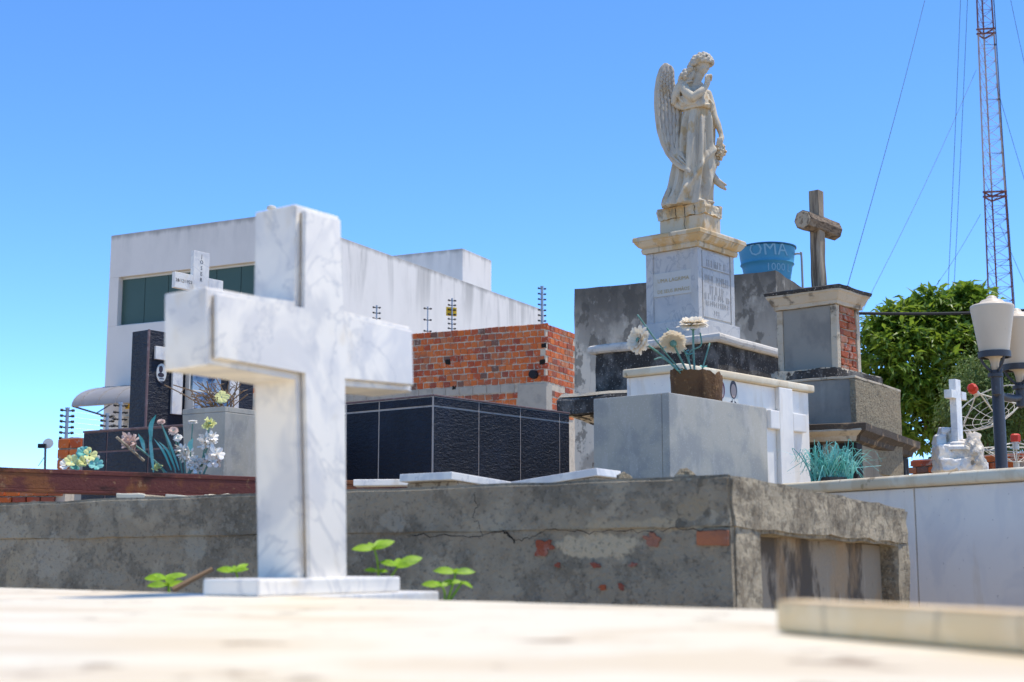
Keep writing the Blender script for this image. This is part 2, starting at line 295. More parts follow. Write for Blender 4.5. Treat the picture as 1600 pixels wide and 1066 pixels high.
def add(bm, t):
    me = bpy.data.meshes.new('tmp'); t.to_mesh(me); t.free(); bm.from_mesh(me); bpy.data.meshes.remove(me)
def fbox(bm, f, a0, a1, b0, b1, z0, z1, bevel=.006):
    return hexa(bm, [f.pt(a0, b0, z0), f.pt(a1, b0, z0), f.pt(a1, b1, z0), f.pt(a0, b1, z0), f.pt(a0, b0, z1), f.pt(a1, b0, z1), f.pt(a1, b1, z1), f.pt(a0, b1, z1)], bevel)
def fb(f, a0, a1, b0, b1, z0, z1, bevel=.006): return fbox(B(), f, a0, a1, b0, b1, z0, z1, bevel)
def mould(bm, f, a1, b1, prof, a0=0, b0=0):
    """stack of courses: prof = [(overhang, z), ...] swept round the rectangle"""
    rings = []
    for o, z in prof:
        rings.append([bm.verts.new(f.pt(x, y, z)) for x, y in ((a0-o, b0-o), (a1+o, b0-o), (a1+o, b1+o), (a0-o, b1+o))])
    for i in range(len(rings)-1):
        for k in range(4): bm.faces.new((rings[i][k], rings[i][(k+1) % 4], rings[i+1][(k+1) % 4], rings[i+1][k]))
    bm.faces.new(rings[0]); bm.faces.new(rings[-1]); return bm
def rough(bm, cuts, amp, scale, seed=0, keep=None):
    bmesh.ops.subdivide_edges(bm, edges=bm.edges[:], cuts=cuts, use_grid_fill=True)
    for v in bm.verts:
        if keep and keep(v.co): continue
        p = v.co*scale+Vector((seed, seed*2.3, 0))
        v.co += Vector((mnoise.noise(p), mnoise.noise(p+Vector((31, 0, 7))), mnoise.noise(p+Vector((0, 17, 3)))))*amp
    return bm
def tube(bm, pts, r, seg=8, cap=True):
    pts = [Vector(p) for p in pts]; n = len(pts)
    rs = r if isinstance(r, (list, tuple)) else [r]*n
    rings = []; up = Vector((.13, .21, .97)); x = None
    for i, p in enumerate(pts):
        d = (pts[min(i+1, n-1)]-pts[max(i-1, 0)]).normalized()
        if x is None:
            if abs(d.dot(up)) > .95: up = Vector((1, .1, .05))
            x = d.cross(up).normalized()
        else:
            x = (x-d*x.dot(d)).normalized()
        y = d.cross(x)
        rings.append([bm.verts.new(p+(x*math.cos(t)+y*math.sin(t))*rs[i]) for t in [2*math.pi*k/seg for k in range(seg)]])
    for i in range(n-1):
        for k in range(seg): bm.faces.new((rings[i][k], rings[i][(k+1) % seg], rings[i+1][(k+1) % seg], rings[i+1][k]))
    if cap: bm.faces.new(rings[0]); bm.faces.new(rings[-1])
    return bm
def curve_pts(ps, n=12):
    """Catmull-Rom through ps"""
    ps = [Vector(p) for p in ps]; q = [ps[0]*2-ps[1]]+ps+[ps[-1]*2-ps[-2]]; out = []
    for i in range(1, len(q)-2):
        for k in range(n):
            t = k/n; a, b, c, d = q[i-1], q[i], q[i+1], q[i+2]
            out.append(.5*((2*b)+(c-a)*t+(2*a-5*b+4*c-d)*t*t+(3*b-a-3*c+d)*t**3))
    out.append(ps[-1]); return out
def lathe(bm, c, prof, seg=32):
    rings = [[bm.verts.new(Vector(c)+Vector((r*math.cos(2*math.pi*k/seg), r*math.sin(2*math.pi*k/seg), z))) for k in range(seg)] for r, z in prof]
    for i in range(len(rings)-1):
        for k in range(seg): bm.faces.new((rings[i][k], rings[i][(k+1) % seg], rings[i+1][(k+1) % seg], rings[i+1][k]))
    if prof[0][0] > 1e-4: bm.faces.new(rings[0])
    if prof[-1][0] > 1e-4: bm.faces.new(rings[-1])
    bmesh.ops.remove_doubles(bm, verts=bm.verts, dist=1e-5); return bm
def ball(bm, c, r, u=12, v=8, q=None):
    m = Matrix.Translation(Vector(c))
    if q is not None: m = m @ q.to_4x4()
    r = r if isinstance(r, (tuple, list)) else (r, r, r)
    bmesh.ops.create_uvsphere(bm, u_segments=u, v_segments=v, radius=1, matrix=m @ Matrix.Diagonal((*r, 1))); return bm
def poly_plate(bm, pts, n, th):
    """outline pts (3-D, planar) given thickness th along n"""
    n = Vector(n); a = [bm.verts.new(Vector(p)) for p in pts]; b = [bm.verts.new(Vector(p)+n*th) for p in pts]; k = len(pts)
    bm.faces.new(a); bm.faces.new(b[::-1])
    for i in range(k): bm.faces.new((a[i], a[(i+1) % k], b[(i+1) % k], b[i]))
    return bm
def text_bm(body, size, o, ex, ey, n, th=.0015, align='LEFT', wrap=None):
    c = bpy.data.curves.new('txt', 'FONT'); c.body = body; c.size = size; c.align_x = align; c.resolution_u = 2; c.extrude = 0
    t = bpy.data.objects.new('txt', c); col.objects.link(t); bpy.context.view_layer.update()
    me = bpy.data.meshes.new_from_object(t.evaluated_get(bpy.context.evaluated_depsgraph_get())); bpy.data.objects.remove(t); bpy.data.curves.remove(c)
    bm = bmesh.new(); bm.from_mesh(me); bpy.data.meshes.remove(me)
    for v in bm.verts:
        v.co = wrap(v.co.x, v.co.y) if wrap else Vector(o)+Vector(ex)*v.co.x+Vector(ey)*v.co.y+Vector(n)*th
    return bm
UP = Vector((0, 0, 1))
# ================================================================ the setting: ground
bm = B(); bmesh.ops.create_grid(bm, x_segments=8, y_segments=8, size=900); tag(obj('ground', bm, 'ground'), kind='structure')

# ---------------------------------------------------------------- far white building
fB = frame((441, 338), (183, 377), (850, 500), 45.0)
zt = fB.z; a1, b1 = fB.LL, fB.LR
T = thing('white_building', fB.pt(a1/2, b1/2, 0), 'large white flat-roofed building with green ribbon windows and rain-stained parapet', 'building')
mB = stained_white('rain_streaked_white_paint', zt, (.70, .71, .75), 2.6, .65); mF = stained_white('pale_facade_paint', zt, (.70, .69, .71), 1.0, .3)
INS = .35
obj('side_wall', fb(fB, INS, a1, 0, b1, 0, zt, .02), mB, T)
w0a, w0z = fB.onL(290, 412+13); wa_r, zr = fB.onL(405, 411); wa_l, zl = fB.onL(195, 436); _, zlow = fB.onL(195, 511)
zt_w, zb_w = (zr+zl)/2, zlow
bm = B()
def facade(bm, a0, a1_, z0, z1): fbox(bm, fB, a0, a1_, -.30, -.002, z0, z1, .01)
facade(bm, 0, a1, zt_w, zt+.02); facade(bm, 0, a1, 0, zb_w); facade(bm, wa_l, a1, zb_w+.001, zt_w-.001); facade(bm, 0, .5, zb_w+.001, zt_w-.001)
obj('facade', bm, mF, T)
obj('return_wall', fb(fB, 0, INS-.003, 0, b1, 0, zt-.004, .01), mB, T)
win = obj('window_frame', fbox(fbox(B(), fB, .5, wa_l, -.13, -.05, zt_w-.07, zt_w-.002, .005), fB, .5, wa_l, -.13, -.05, zb_w+.002, zb_w+.05, .005), 'alu', T)
npn = 6
for i in range(npn):
    w = (wa_l-.5)/npn
    obj('pane', fb(fB, .5+i*w+.012, .5+(i+1)*w-.012, -.10, -.07, zb_w+.05, zt_w-.07, .003), 'glass', win)
# canopy on the facade's far left end
aw1, zaw = fB.onL(122, 636, -2.0); aw0, _ = fB.onL(262, 622, -2.0)
bm = B(); n = 10; zl_ = zaw; rows = []
for a in (aw0, aw1):
    out = []; inn = []
    for k in range(n+1):
        t = k/n*math.pi/2; b = -2.0*math.cos(t); z = zl_+.80*math.sin(t)
        out.append(bm.verts.new(fB.pt(a, b-.302, z))); inn.append(bm.verts.new(fB.pt(a, b*.97-.302, z-.03)))
    rows.append(out+inn[::-1])
m_ = len(rows[0])
for k in range(m_): bm.faces.new((rows[0][k], rows[0][(k+1) % m_], rows[1][(k+1) % m_], rows[1][k]))
for r_ in rows:
    for k in range(n): bm.faces.new((r_[k], r_[k+1], r_[m_-2-k], r_[m_-1-k]))
can = obj('canopy', bm, 'awn', T, smooth=False); smooth_angle(can)
for i in range(5):
    a = aw0+(aw1-aw0)*(i+.5)/5
    bm = B(); tube(bm, [fB.pt(a, -2.0*math.cos(t)*1.005-.302, zl_+.805*math.sin(t)) for t in [k/8*math.pi/2 for k in range(9)]], .018, 6); obj('rib', bm, 'awn', can)
bm = B(); tube(bm, [fB.pt(aw1-.05, -2.28, zl_-.01), fB.pt(aw1-.05, -.31, zl_-.25), ], .03, 6); tube(bm, [fB.pt(aw1-.05, -1.2, zl_-.14), fB.pt(aw1-.05, -.31, zl_+.35)], .02, 6); obj('bracket', bm, 'lamp_metal', can)
# louvred gate under the canopy
ag, zg1 = fB.onL(203, 643, -.6); ag0, _ = fB.onL(215, 643, -.6); _, zg0 = fB.onL(203, 690, -.6)
bm = B(); k = 14
for i in range(k):
    z = zg0+(zg1-zg0)*i/k; fbox(bm, fB, ag0-1.2, ag, -.66, -.6, z, z+(zg1-zg0)/k*.55, .004)
obj('louvre', bm, 'alu', T)
a_, z_ = fB.onL(199, 634, -.7)
sg = obj('warning_plate', fb(fB, a_-.11, a_+.06, -.74, -.7, z_-.11, z_+.12, .004), 'yellow', T)
bm = B()
for i in range(4): fbox(bm, fB, a_-.085, a_+.03-.02*(i % 2), -.745, -.742, z_-.085+.045*i, z_-.065+.045*i, 0)
obj('print', bm, 'ink', sg)
obj('porch_column', fb(fB, ag+.15, ag+.55, -.75, -.31, 0, zg1-.15, .01), mF, T)
# rooftop box
fR = frame((723, 388), (609, 400), (768, 407), 60.0)
T = thing('rooftop_block', fR.pt(fR.LL/2, fR.LR/2, zt-1.0), 'plain white rectangular block rising above the stained roof edge', 'building')
obj('wall', fb(fR, 0, fR.LL, 0, fR.LR, zt-1.0, fR.z, .03), stained_white('rooftop_paint', fR.z, (.74, .73, .75), 1.3, .35), T)
bm = B(); p = [P(740, 470, 58.5), P(740, 453, 58.5), P(755, 452, 58.8), P(755, 470, 58.8)]; tube(bm, p, .035, 6)
tag(obj('roof_rail', bm, 'lamp_metal', loc=p[0]), 'small dark metal hoop rail on the white roof', 'rail')
bm = B(); q = P(424, 331, 47); lathe(bm, q-Vector((0, 0, .6)), [(.08, 0), (.08, .62), (.17, .70), (.15, .78), (.06, .82), (0, .83)], 16)
tag(obj('roof_vent', bm, 'white_metal', loc=q), 'small pale roof vent peeping above the big cross', 'vent')

# ---------------------------------------------------------------- far hollow-brick wall
YW = 33.0
fW = frame((852, 505), (643, 527), (898, 528), YW)
aE = fW.onL(395, 553)[0]; zt = fW.z; ch = (zt-zv(597, YW))/9.0
T = thing('brick_wall', fW.pt(0, 0, 0), 'unplastered orange hollow-brick wall with a grey block course behind the black tomb', 'wall')
TH = .28
obj('mortar_core', fbox(fb(fW, .0, aE, .0, TH, 0, zt-.01, .004), fW, 0, TH, TH+.001, fW.LR, 0, zt-.012, .004), 'mortar', T)
rnd = random.Random(3)
def unit_box(name, m, sx, sy, sz, bev):
    bm = B(); bmesh.ops.create_cube(bm, size=1)
    for v in bm.verts: v.co = Vector((v.co.x*sx, v.co.y*sy, v.co.z*sz))
    bmesh.ops.bevel(bm, geom=bm.edges[:], offset=bev, segments=1, affect='EDGES')
    me = bpy.data.meshes.new(name); bm.to_mesh(me); bm.free(); me.materials.append(M[m]); return me
bl = (fW.onL(643, 527)[0])/19.5
def variants(name, m, sx, sy, sz, bev, amp, n=5):
    out = []
    for i in range(n):
        me = unit_box(name, m, sx, sy, sz, bev)
        for v in me.vertices:
            p = v.co*9+Vector((i*7.3, 0, i)); v.co += Vector((mnoise.noise(p), 0, mnoise.noise(p+Vector((5, 5, 5)))))*amp
        out.append(me)
    return out
bmeL = variants('brick', 'brick', bl*.90, .06, ch*.85, .006, .018)
rl = fW.LR/7.0
bmeR = variants('brick', 'brick', rl*.91, .06, ch*.80, .006, .012)
bmeG = unit_box('concrete_block', 'block', bl*1.9, .06, ch*1.25, .006)
def place(me, name, f, a, b, z, ang, parent, jit=0, rr=rnd):
    o = link(bpy.data.objects.new(name, me)); o.parent = parent
    o.location = f.pt(a, b, z)-W[parent.name]; o.rotation_euler = (rr.uniform(-jit, jit), rr.uniform(-jit, jit), ang); return o
angL = math.atan2(fW.eL.y, fW.eL.x); angR = math.atan2(fW.eR.y, fW.eR.x)
rest = B(); cnt = 0
for row in range(13):
    if row == 9: continue
    z = zt-ch*(row+.5)-(ch*.35 if row > 9 else 0)
    off = (row % 2)*.5*bl+rnd.uniform(-.08, .08)*bl
    i = 0
    while True:
        a = off+bl*(i+.1); i += 1
        if a > aE-bl*.5: break
        if row > 9 and a < .75: continue
        if rnd.random() < .012: continue
        if a < bl*21 and row < 11:
            place(rnd.choice(bmeL), 'brick', fW, a+rnd.uniform(-.006, .006), .016+rnd.uniform(-.008, .005), z+rnd.uniform(-.006, .006), angL, T, .02); cnt += 1
        else:
            t = bmesh.new(); t.from_mesh(rnd.choice(bmeL)); bmesh.ops.rotate(t, cent=(0, 0, 0), matrix=Matrix.Rotation(angL, 3, 'Z'), verts=t.verts)
            bmesh.ops.translate(t, vec=fW.pt(a, .016+rnd.uniform(-.008, .005), z), verts=t.verts); add(rest, t)
tag(obj('brick_rest', rest, 'brick', T), kind='stuff')
zg = zt-ch*9.65; i = 0
while .8+bl*2*i < aE: place(bmeG, 'concrete_block', fW, .8+bl*2*(i+.5), .014, zg, angL, T, .004); i += 1
for row in range(14):
    z = zt-ch*(row+.5)
    for i in range(8):
        b = rl*(i+(.0 if row % 2 else .5))
        if b < rl*.4 or b > fW.LR-rl*.4 or (row == 9 and b < 1.2): continue
        place(rnd.choice(bmeR), 'brick', fW, .016+rnd.uniform(-.009, .006), b, z+rnd.uniform(-.008, .008), angR, T, .03)
z9 = zt-ch*9.0
obj('corner_pillar', fb(fW, -.035, .72, -.035, .30, 0, z9-.03, .01), 'block', T)
a_, z_ = fW.onL(836, 586)
bm = B(); tube(bm, [fW.pt(a_, -.16, z_), fW.pt(a_, .1, z_)], [.10, .10], 16); hp = obj('drain_pipe', bm, 'ink', T); smooth_angle(hp)
for (u, v, s) in ((700, 566, .12), (710, 606, .09), (850, 540, .10), (848, 566, .12)):
    a_, z_ = fW.onL(u, v); obj('broken_brick_hole', rough(fb(fW, a_-s*.6, a_+s*.6, -.026, .02, z_-s*.5, z_+s*.5, .01), 2, .02, 14, u), 'hole', T)

# ---------------------------------------------------------------- electric fence posts
def fence_post(loc, h, n, ang, label, group, thick=.028, sign=False):
    t = thing('electric_fence_post', loc, label, 'fence post', group); t.rotation_euler = (0, 0, ang)
    bm = B(); tube(bm, [(0, 0, 0), (0, 0, h)], thick, 8); tube(bm, [(0, 0, h), (0, 0, h+.03)], thick*1.3, 8); o = obj('pole', bm, 'post', None, (0, 0, 0)); o.parent = t
    for i in range(n):
        z = h*(.10+.86*i/(n-1))
        for s in (-1, 1):
            bm = B(); tube(bm, [(s*thick, 0, z), (s*.06, 0, z+.006), (s*.065, 0, z+.006), (s*.105, 0, z+.012)], [.012, .012, .024, .02], 8)
            o = obj('insulator', bm, 'insul', None, (0, 0, 0)); o.parent = t
    if sign:
        bm = B(); hexa(bm, [(x, -.045+y, z) for z in (h*.50, h*.50+.22) for x, y in ((-.14, 0), (.14, 0), (.14, .015), (-.14, .015))], .004)
        o = obj('warning_sign', bm, 'yellow', None, (0, 0, 0)); o.parent = t; W[o.name] = Vector((0, 0, 0))
        bm = B()
        for k in range(3):
            for j in range(5-k % 2): hexa(bm, [(x, -.0475+y, z) for z in (h*.50+.04+.055*k, h*.50+.07+.055*k) for x, y in ((-.11+j*.045, 0), (-.085+j*.045, 0), (-.085+j*.045, .002), (-.11+j*.045, .002))])
        o2 = obj('print', bm, 'ink', None, (0, 0, 0)); o2.parent = o
    return t
def post_on_wall(u, vtop, label, sign=False, n=7, th=.028):
    a = fW.onL(u, 520, .1)[0]; base = fW.pt(a, .1, zt-.02)
    h = fW.onL(u, vtop, .1)[1]-zt
    return fence_post(base, h, n, math.atan2(fW.eL.y, fW.eL.x)+.9, label, 'electric fence posts on the brick wall', th, sign)
G = []
G.append(post_on_wall(847, 448, 'tall fence post with black insulators on the corner of the orange brick wall', th=.035))
G.append(post_on_wall(706, 467, 'fence post carrying a yellow warning sign on the brick wall', True, th=.02))
G.append(post_on_wall(668, 480, 'thin fence post just left of the yellow warning sign', n=3, th=.016))
G.append(post_on_wall(588, 478, 'fence post rising behind the right arm of the big cross', n=6, th=.02))
# far-left pier and its posts
fP = frame((131, 683), (92, 688), (150, 690), 21.0)
T = thing('brick_pier', fP.pt(0, 0, 0), 'low red brick and render pier at far left beyond the black plinth', 'wall')
obj('render_core', rough(fb(fP, 0, fP.LL, 0, .6, 0, fP.z, .01), 3, .02, 4), 'block', T)
pw = fP.LL/2.1; pm = unit_box('brick', 'brick', pw*.92, .05, .13, .006)
for r_ in range(4):
    for i in range(2):
        if (r_, i) in ((2, 0), (3, 1)): continue
        place(pm, 'brick', fP, pw*(i+.55), -.02, fP.z-.09-.155*r_, math.atan2(fP.eL.y, fP.eL.x), T, .02)
def left_post(u, v0, v1, Y, label, n=6):
    b = P(u, v0, Y); return fence_post(b, zv(v1, Y)-b.z, n, .45, label, 'electric fence posts at far left', .026)
left_post(103, 691, 640, 21.2, 'leaning fence post with six insulator pairs at far left against the sky')
left_post(166, 694, 649, 21.6, 'short fence post below the curved grey canopy')
left_post(186, 694, 632, 21.0, 'fence post in front of the white porch column beside the yellow plate')
fP2 = frame((240, 690), (148, 696), (262, 697), 21.0)
tag(obj('low_wall', fb(fP2, -.4, fP2.LL, 0, .25, 0, fP2.z, .01), 'block', loc=fP2.pt(0, 0, 0)), 'low grey wall carrying the fence posts behind the black plinth', 'wall')
T = thing('fence_wires', P(103, 691, 21.2), 'thin taut electric wires strung between the far-left fence posts', 'wire')
for i in range(6):
    bm = B(); f_ = .10+.86*i/5; A = P(103, 691+(640-691)*f_, 21.2); C_ = P(166, 694+(649-694)*f_, 21.6); D = P(186, 694+(632-694)*f_, 21.0)
    tube(bm, [A, C_, D], .003, 4); obj('wire', bm, 'alu', T)
T = thing('aerial', P(70, 728, 26), 'small roof aerial on a thin mast against the sky at far left', 'aerial')
bm = B(); tube(bm, [P(70, 745, 26), P(71, 695, 26)], .022, 6); obj('mast', bm, 'lamp_metal', T)
bm = B(); q = P(64, 697, 26); hexa(bm, [q+Vector((x, y, z)) for z in (-.04, .04) for x, y in ((-.05, -.04), (.09, -.04), (.09, .04), (-.05, .04))], .006); obj('head', bm, 'ink', T)
bm = B(); bmesh.ops.create_circle(bm, cap_ends=True, radius=.10, segments=20, matrix=Matrix.Translation(P(75, 693, 26.1)) @ Matrix.Rotation(R(75), 4, 'X')); bmesh.ops.solidify(bm, geom=bm.faces[:], thickness=.01); obj('dish', bm, 'alu', T)
bm = B(); tube(bm, [P(71, 712, 26), P(60, 728, 26)], .008, 4); obj('stay', bm, 'wire', T)
# low far brick wall seen under the rusty bar
fQ = frame((75, 764), (-60, 768), (160, 770), 15.0, Yl=15.6, Yr=18)
T = thing('garden_wall', fQ.pt(0, 0, 0), 'low orange brick wall glimpsed under the rusty beam at lower left', 'wall')
obj('mortar_core', fb(fQ, -.2, fQ.LL+.3, 0, .2, 0, fQ.z, .005), 'mortar', T)
pm = unit_box('brick', 'brick', .15, .05, .055, .005)
for r_ in range(4):
    for i in range(9): place(pm, 'brick', fQ, -.1+.165*i+(.08 if r_ % 2 else 0), -.015, fQ.z-.045-.068*r_, math.atan2(fQ.eL.y, fQ.eL.x), T, .01)

# ---------------------------------------------------------------- mausoleum block behind the angel + water tank
fM = frame((1212, 423), (897, 450), (1252, 446), 16.5)
T = thing('mausoleum', fM.pt(fM.LL/2, fM.LR/2, 0), 'grey mould-streaked flat-topped mausoleum wall behind the angel monument', 'mausoleum')
bm = fb(fM, 0, fM.LL, 0, max(fM.LR, 1.6), 0, fM.z, .0); rough(bm, 14, .018, 3.5, 1); obj('wall', bm, mausoleum_mat('mausoleum_render', fM.z), T)
q = P(1198, 428, 17.6); rt = (1243-1153)/2*17.6/FPX; zb = q.z-.05; ht = zv(374, 17.6)-zb; zb = fM.z
ct = P(1199, 420, 17.5)
T = thing('water_tank', Vector((ct.x, ct.y, zb)), 'round blue plastic water tank with dark rim on top of the grey mausoleum', 'water tank')
def tr(t): return rt*(.80+.20*t) if t > .5 else rt*(.76+.24*t)
bm = B(); prof = [(0, 0)]+[(tr(t), ht*t) for t in (0, .1, .2, .3, .4, .5)]+[(tr(.5)+.012, ht*.52), (tr(.55)+.012, ht*.55)]+[(tr(t), ht*t) for t in (.58, .66, .74, .82, .9, .95)]
lathe(bm, (ct.x, ct.y, zb), prof, 48); smooth_angle(obj('shell', bm, 'tank', T), 50)
bm = B(); lathe(bm, (ct.x, ct.y, zb), [(rt*.98, ht*.95), (rt*1.03, ht*.955), (rt*1.03, ht*.99), (rt*.9, ht*1.02), (0, ht*1.03)], 48); smooth_angle(obj('rim', bm, 'tank_rim', T), 50)
def wrapper(th0, z0):
    def w(x, y):
        t = (z0+y-zb)/ht; r_ = tr(t)+.006; th = th0+x/r_
        return Vector((ct.x+r_*math.sin(th), ct.y-r_*math.cos(th), z0+y))
    return w
th_c = math.atan2(ct.x, ct.y)
obj('brand_lettering', text_bm('OMA', .23, 0, 0, 0, 0, wrap=wrapper(-.86, zb+ht*.68)), 'tank_ink', T)
obj('volume_lettering', text_bm('1000 L', .13, 0, 0, 0, 0, wrap=wrapper(-.24, zb+ht*.30)), 'tank_ink', T)
bm = B(); x0 = Vector((ct.x, ct.y, 0)); e = Vector((.97, -.25, 0))
tube(bm, curve_pts([x0+e*rt*.93+UP*(zb+ht*.80), x0+e*(rt*1.14)+UP*(zb+ht*.80), x0+e*(rt*1.19)+UP*(zb+ht*.70), x0+e*(rt*1.2)+UP*(zb-.35)], 6), .014, 8); smooth_angle(obj('overflow_pipe', bm, 'pvc', T))
# ---------------------------------------------------------------- angel monument
YA = 12.0
fA = frame((1094, 354), (988, 373), (1166, 379), YA)          # cornice top corners
T = thing('angel_pedestal', fA.pt(fA.LL/2, fA.LR/2, 0), 'grey marble pedestal with moulded cornice and inscribed panels carrying the angel', 'pedestal')
OV = .085
z354 = fA.z; z388 = zv(384, YA+.1); z505 = zv(497, YA+.1); z523 = zv(519, YA+.1)
Ld, Rd = fA.LL-OV, fA.LR-OV
hC = z354-z388
bm = mould(B(), fA, Ld, Rd, [(0, z388), (.022, z388), (.030, z388+hC*.22), (.022, z388+hC*.30), (.05, z388+hC*.42), (.072, z388+hC*.62), (.075, z388+hC*.70), (.085, z388+hC*.72), (.085, z354-.012), (.078, z354)], OV, OV)
bmesh.ops.recalc_face_normals(bm, faces=bm.faces); cor = obj('cornice', bm, 'marble_tan', T)
obj('die', fb(fA, OV+.012, Ld-.012, OV+.012, Rd-.012, z505, z388-.001, .004), 'marble_grey', T)
for (a, b) in ((OV, OV), (Ld-.075, OV), (OV, Rd-.06)):
    wa = .075 if b == OV else .012; 
    obj('corner_pilaster', fb(fA, a, a+(.075 if (a, b) != (OV, Rd-.06) else .075), b, b+.06 if b != OV else b+.065, z505+.001, z388-.002, .004), 'marble_grey', T)
obj('base_course', fb(fA, OV-.03, Ld+.03, OV-.03, Rd+.03, z523-.05, z505-.0005, .006), 'marble_grey', T)
# plaque with lettering on the left face
pa0, pz0 = fA.onL(1019, 468, OV); pa1, pz1 = fA.onL(1085, 417, OV)
a_lo, a_hi = min(pa0, pa1), max(pa0, pa1); zlo = fA.onL(1052, 461, OV)[1]; zhi = fA.onL(1052, 424, OV)[1]
pl = obj('plaque', fb(fA, a_lo, a_hi, OV+.004, OV+.02, zlo, zhi, .003), 'plaque', T)
nL = -fA.eR
for txt, fr_, sz in (('UMA LAGRIMA', .58, .050), ('DE SEUS IRMÃOS', .13, .045)):
    o = fA.pt((a_lo+a_hi)/2, OV+.004, zlo+(zhi-zlo)*fr_)
    obj('inscription', text_bm(txt, sz, o, -fA.eL, UP, nL, .003, 'CENTER'), 'gold_ink', pl)
# engraved (weathered, unreadable) lines on the right face
bR0, bR1 = OV+.08, Rd-.075
rr = random.Random(5)
pr = obj('engraved_panel', fbox(fb(fA, OV+.002, OV+.02, bR0, bR1, z388-.17, z388-.02, .002), fA, OV+.002, OV+.02, bR0, bR1, z505+.03, z388-.185, .002), 'marble_grey', T)
bm = B(); H = z388-z505
for (t, hgt, w0, w1) in ((.145, .062, .15, .85), (.36, .075, .08, .92), (.50, .075, .25, .75), (.62, .05, .06, .94), (.72, .045, .1, .95), (.84, .04, .4, .6)):
    z = z388-H*t-hgt; b = bR0+(bR1-bR0)*w0
    while b < bR0+(bR1-bR0)*w1:
        w = rr.uniform(.010, .018); k = rr.random()
        fbox(bm, fA, OV-.0005, OV+.004, b, b+w*.5, z, z+hgt, 0)
        if k < .7: fbox(bm, fA, OV-.0006, OV+.004, b+w*.5+.0005, b+w*1.7, z+hgt*rr.choice((0, .4, .8)), z+hgt*rr.choice((0, .4, .8))+.012, 0)
        b += w*2.2+(.03 if rr.random() < .15 else 0)
tag(obj('engraving', bm, 'engrave', pr), kind='stuff')
# tier two: black block with a pale rounded lip
fK = frame((1124, 519), (918, 541), (1238, 551), YA-.35)
T = thing('monument_block', fK.pt(fK.LL/2, fK.LR/2, 0), 'mould-blackened block with pale rounded lip under the angel pedestal', 'tomb')
z1 = fK.z; z0 = zv(606, YA-.35)
bm = mould(B(), fK, fK.LL-.05, fK.LR-.05, [(.03, z1-.075), (.045, z1-.06), (.05, z1-.035), (.045, z1-.012), (.03, z1)], .05, .05); rough(bm, 6, .006, 6); smooth_angle(obj('lip', bm, 'white_lip', T))
bm = fb(fK, .05, fK.LL-.05, .05, fK.LR-.05, z0-.3, z1-.074, 0); rough(bm, 9, .010, 7, 2); obj('block', bm, 'black_mould', T)
# tier three: moulded ledge over peeling plaster
a_l = fK.onL(872, 607, -.25)[0]; b_r = fK.onR(1281, 625, -.25)[0]; zl1 = z0+.02
T = thing('peeling_tomb', fK.pt(fK.LL/2, fK.LR/2, 0), 'wide peeling plaster tomb base with sooty moulded ledge below the black block', 'tomb')
bm = mould(B(), fK, a_l-.24, b_r-.24, [(-.12, zl1-.62), (-.12, zl1-.52), (-.06, zl1-.40), (-.02, zl1-.28), (.10, zl1-.22), (.22, zl1-.19)], 0, 0); rough(bm, 7, .02, 5, 4); obj('cove', bm, 'peeling', T)
bm = mould(B(), fK, a_l-.24, b_r-.24, [(.20, zl1-.19), (.25, zl1-.18), (.25, zl1-.06), (.23, zl1-.03)]); rough(bm, 9, .015, 6, 5); obj('ledge', bm, 'black_mould', T)
bm = mould(B(), fK, a_l-.24, b_r-.24, [(.24, zl1-.028), (.22, zl1)]); rough(bm, 9, .01, 6, 6); obj('ledge_top', bm, 'cornice', T)
bm = fb(fK, -.02, a_l-.22, -.02, b_r-.22, zl1-1.15, zl1-.6, 0); rough(bm, 8, .012, 5, 7); obj('wall', bm, 'peeling', T)
for k, a in enumerate((a_l-.36, .02)): obj('pilaster', rough(fb(fK, a, a+.14, -.05, .05, zl1-1.15, zl1-.60, .004), 4, .008, 7, k), 'cornice', T)
zp = zv(692, YA+.2)
bm = fb(fK, -.12, a_l-.10, -.14, b_r, 0, zl1-1.15, 0); rough(bm, 16, .03, 14, 9); obj('footing', bm, 'pebble_coarse', T)

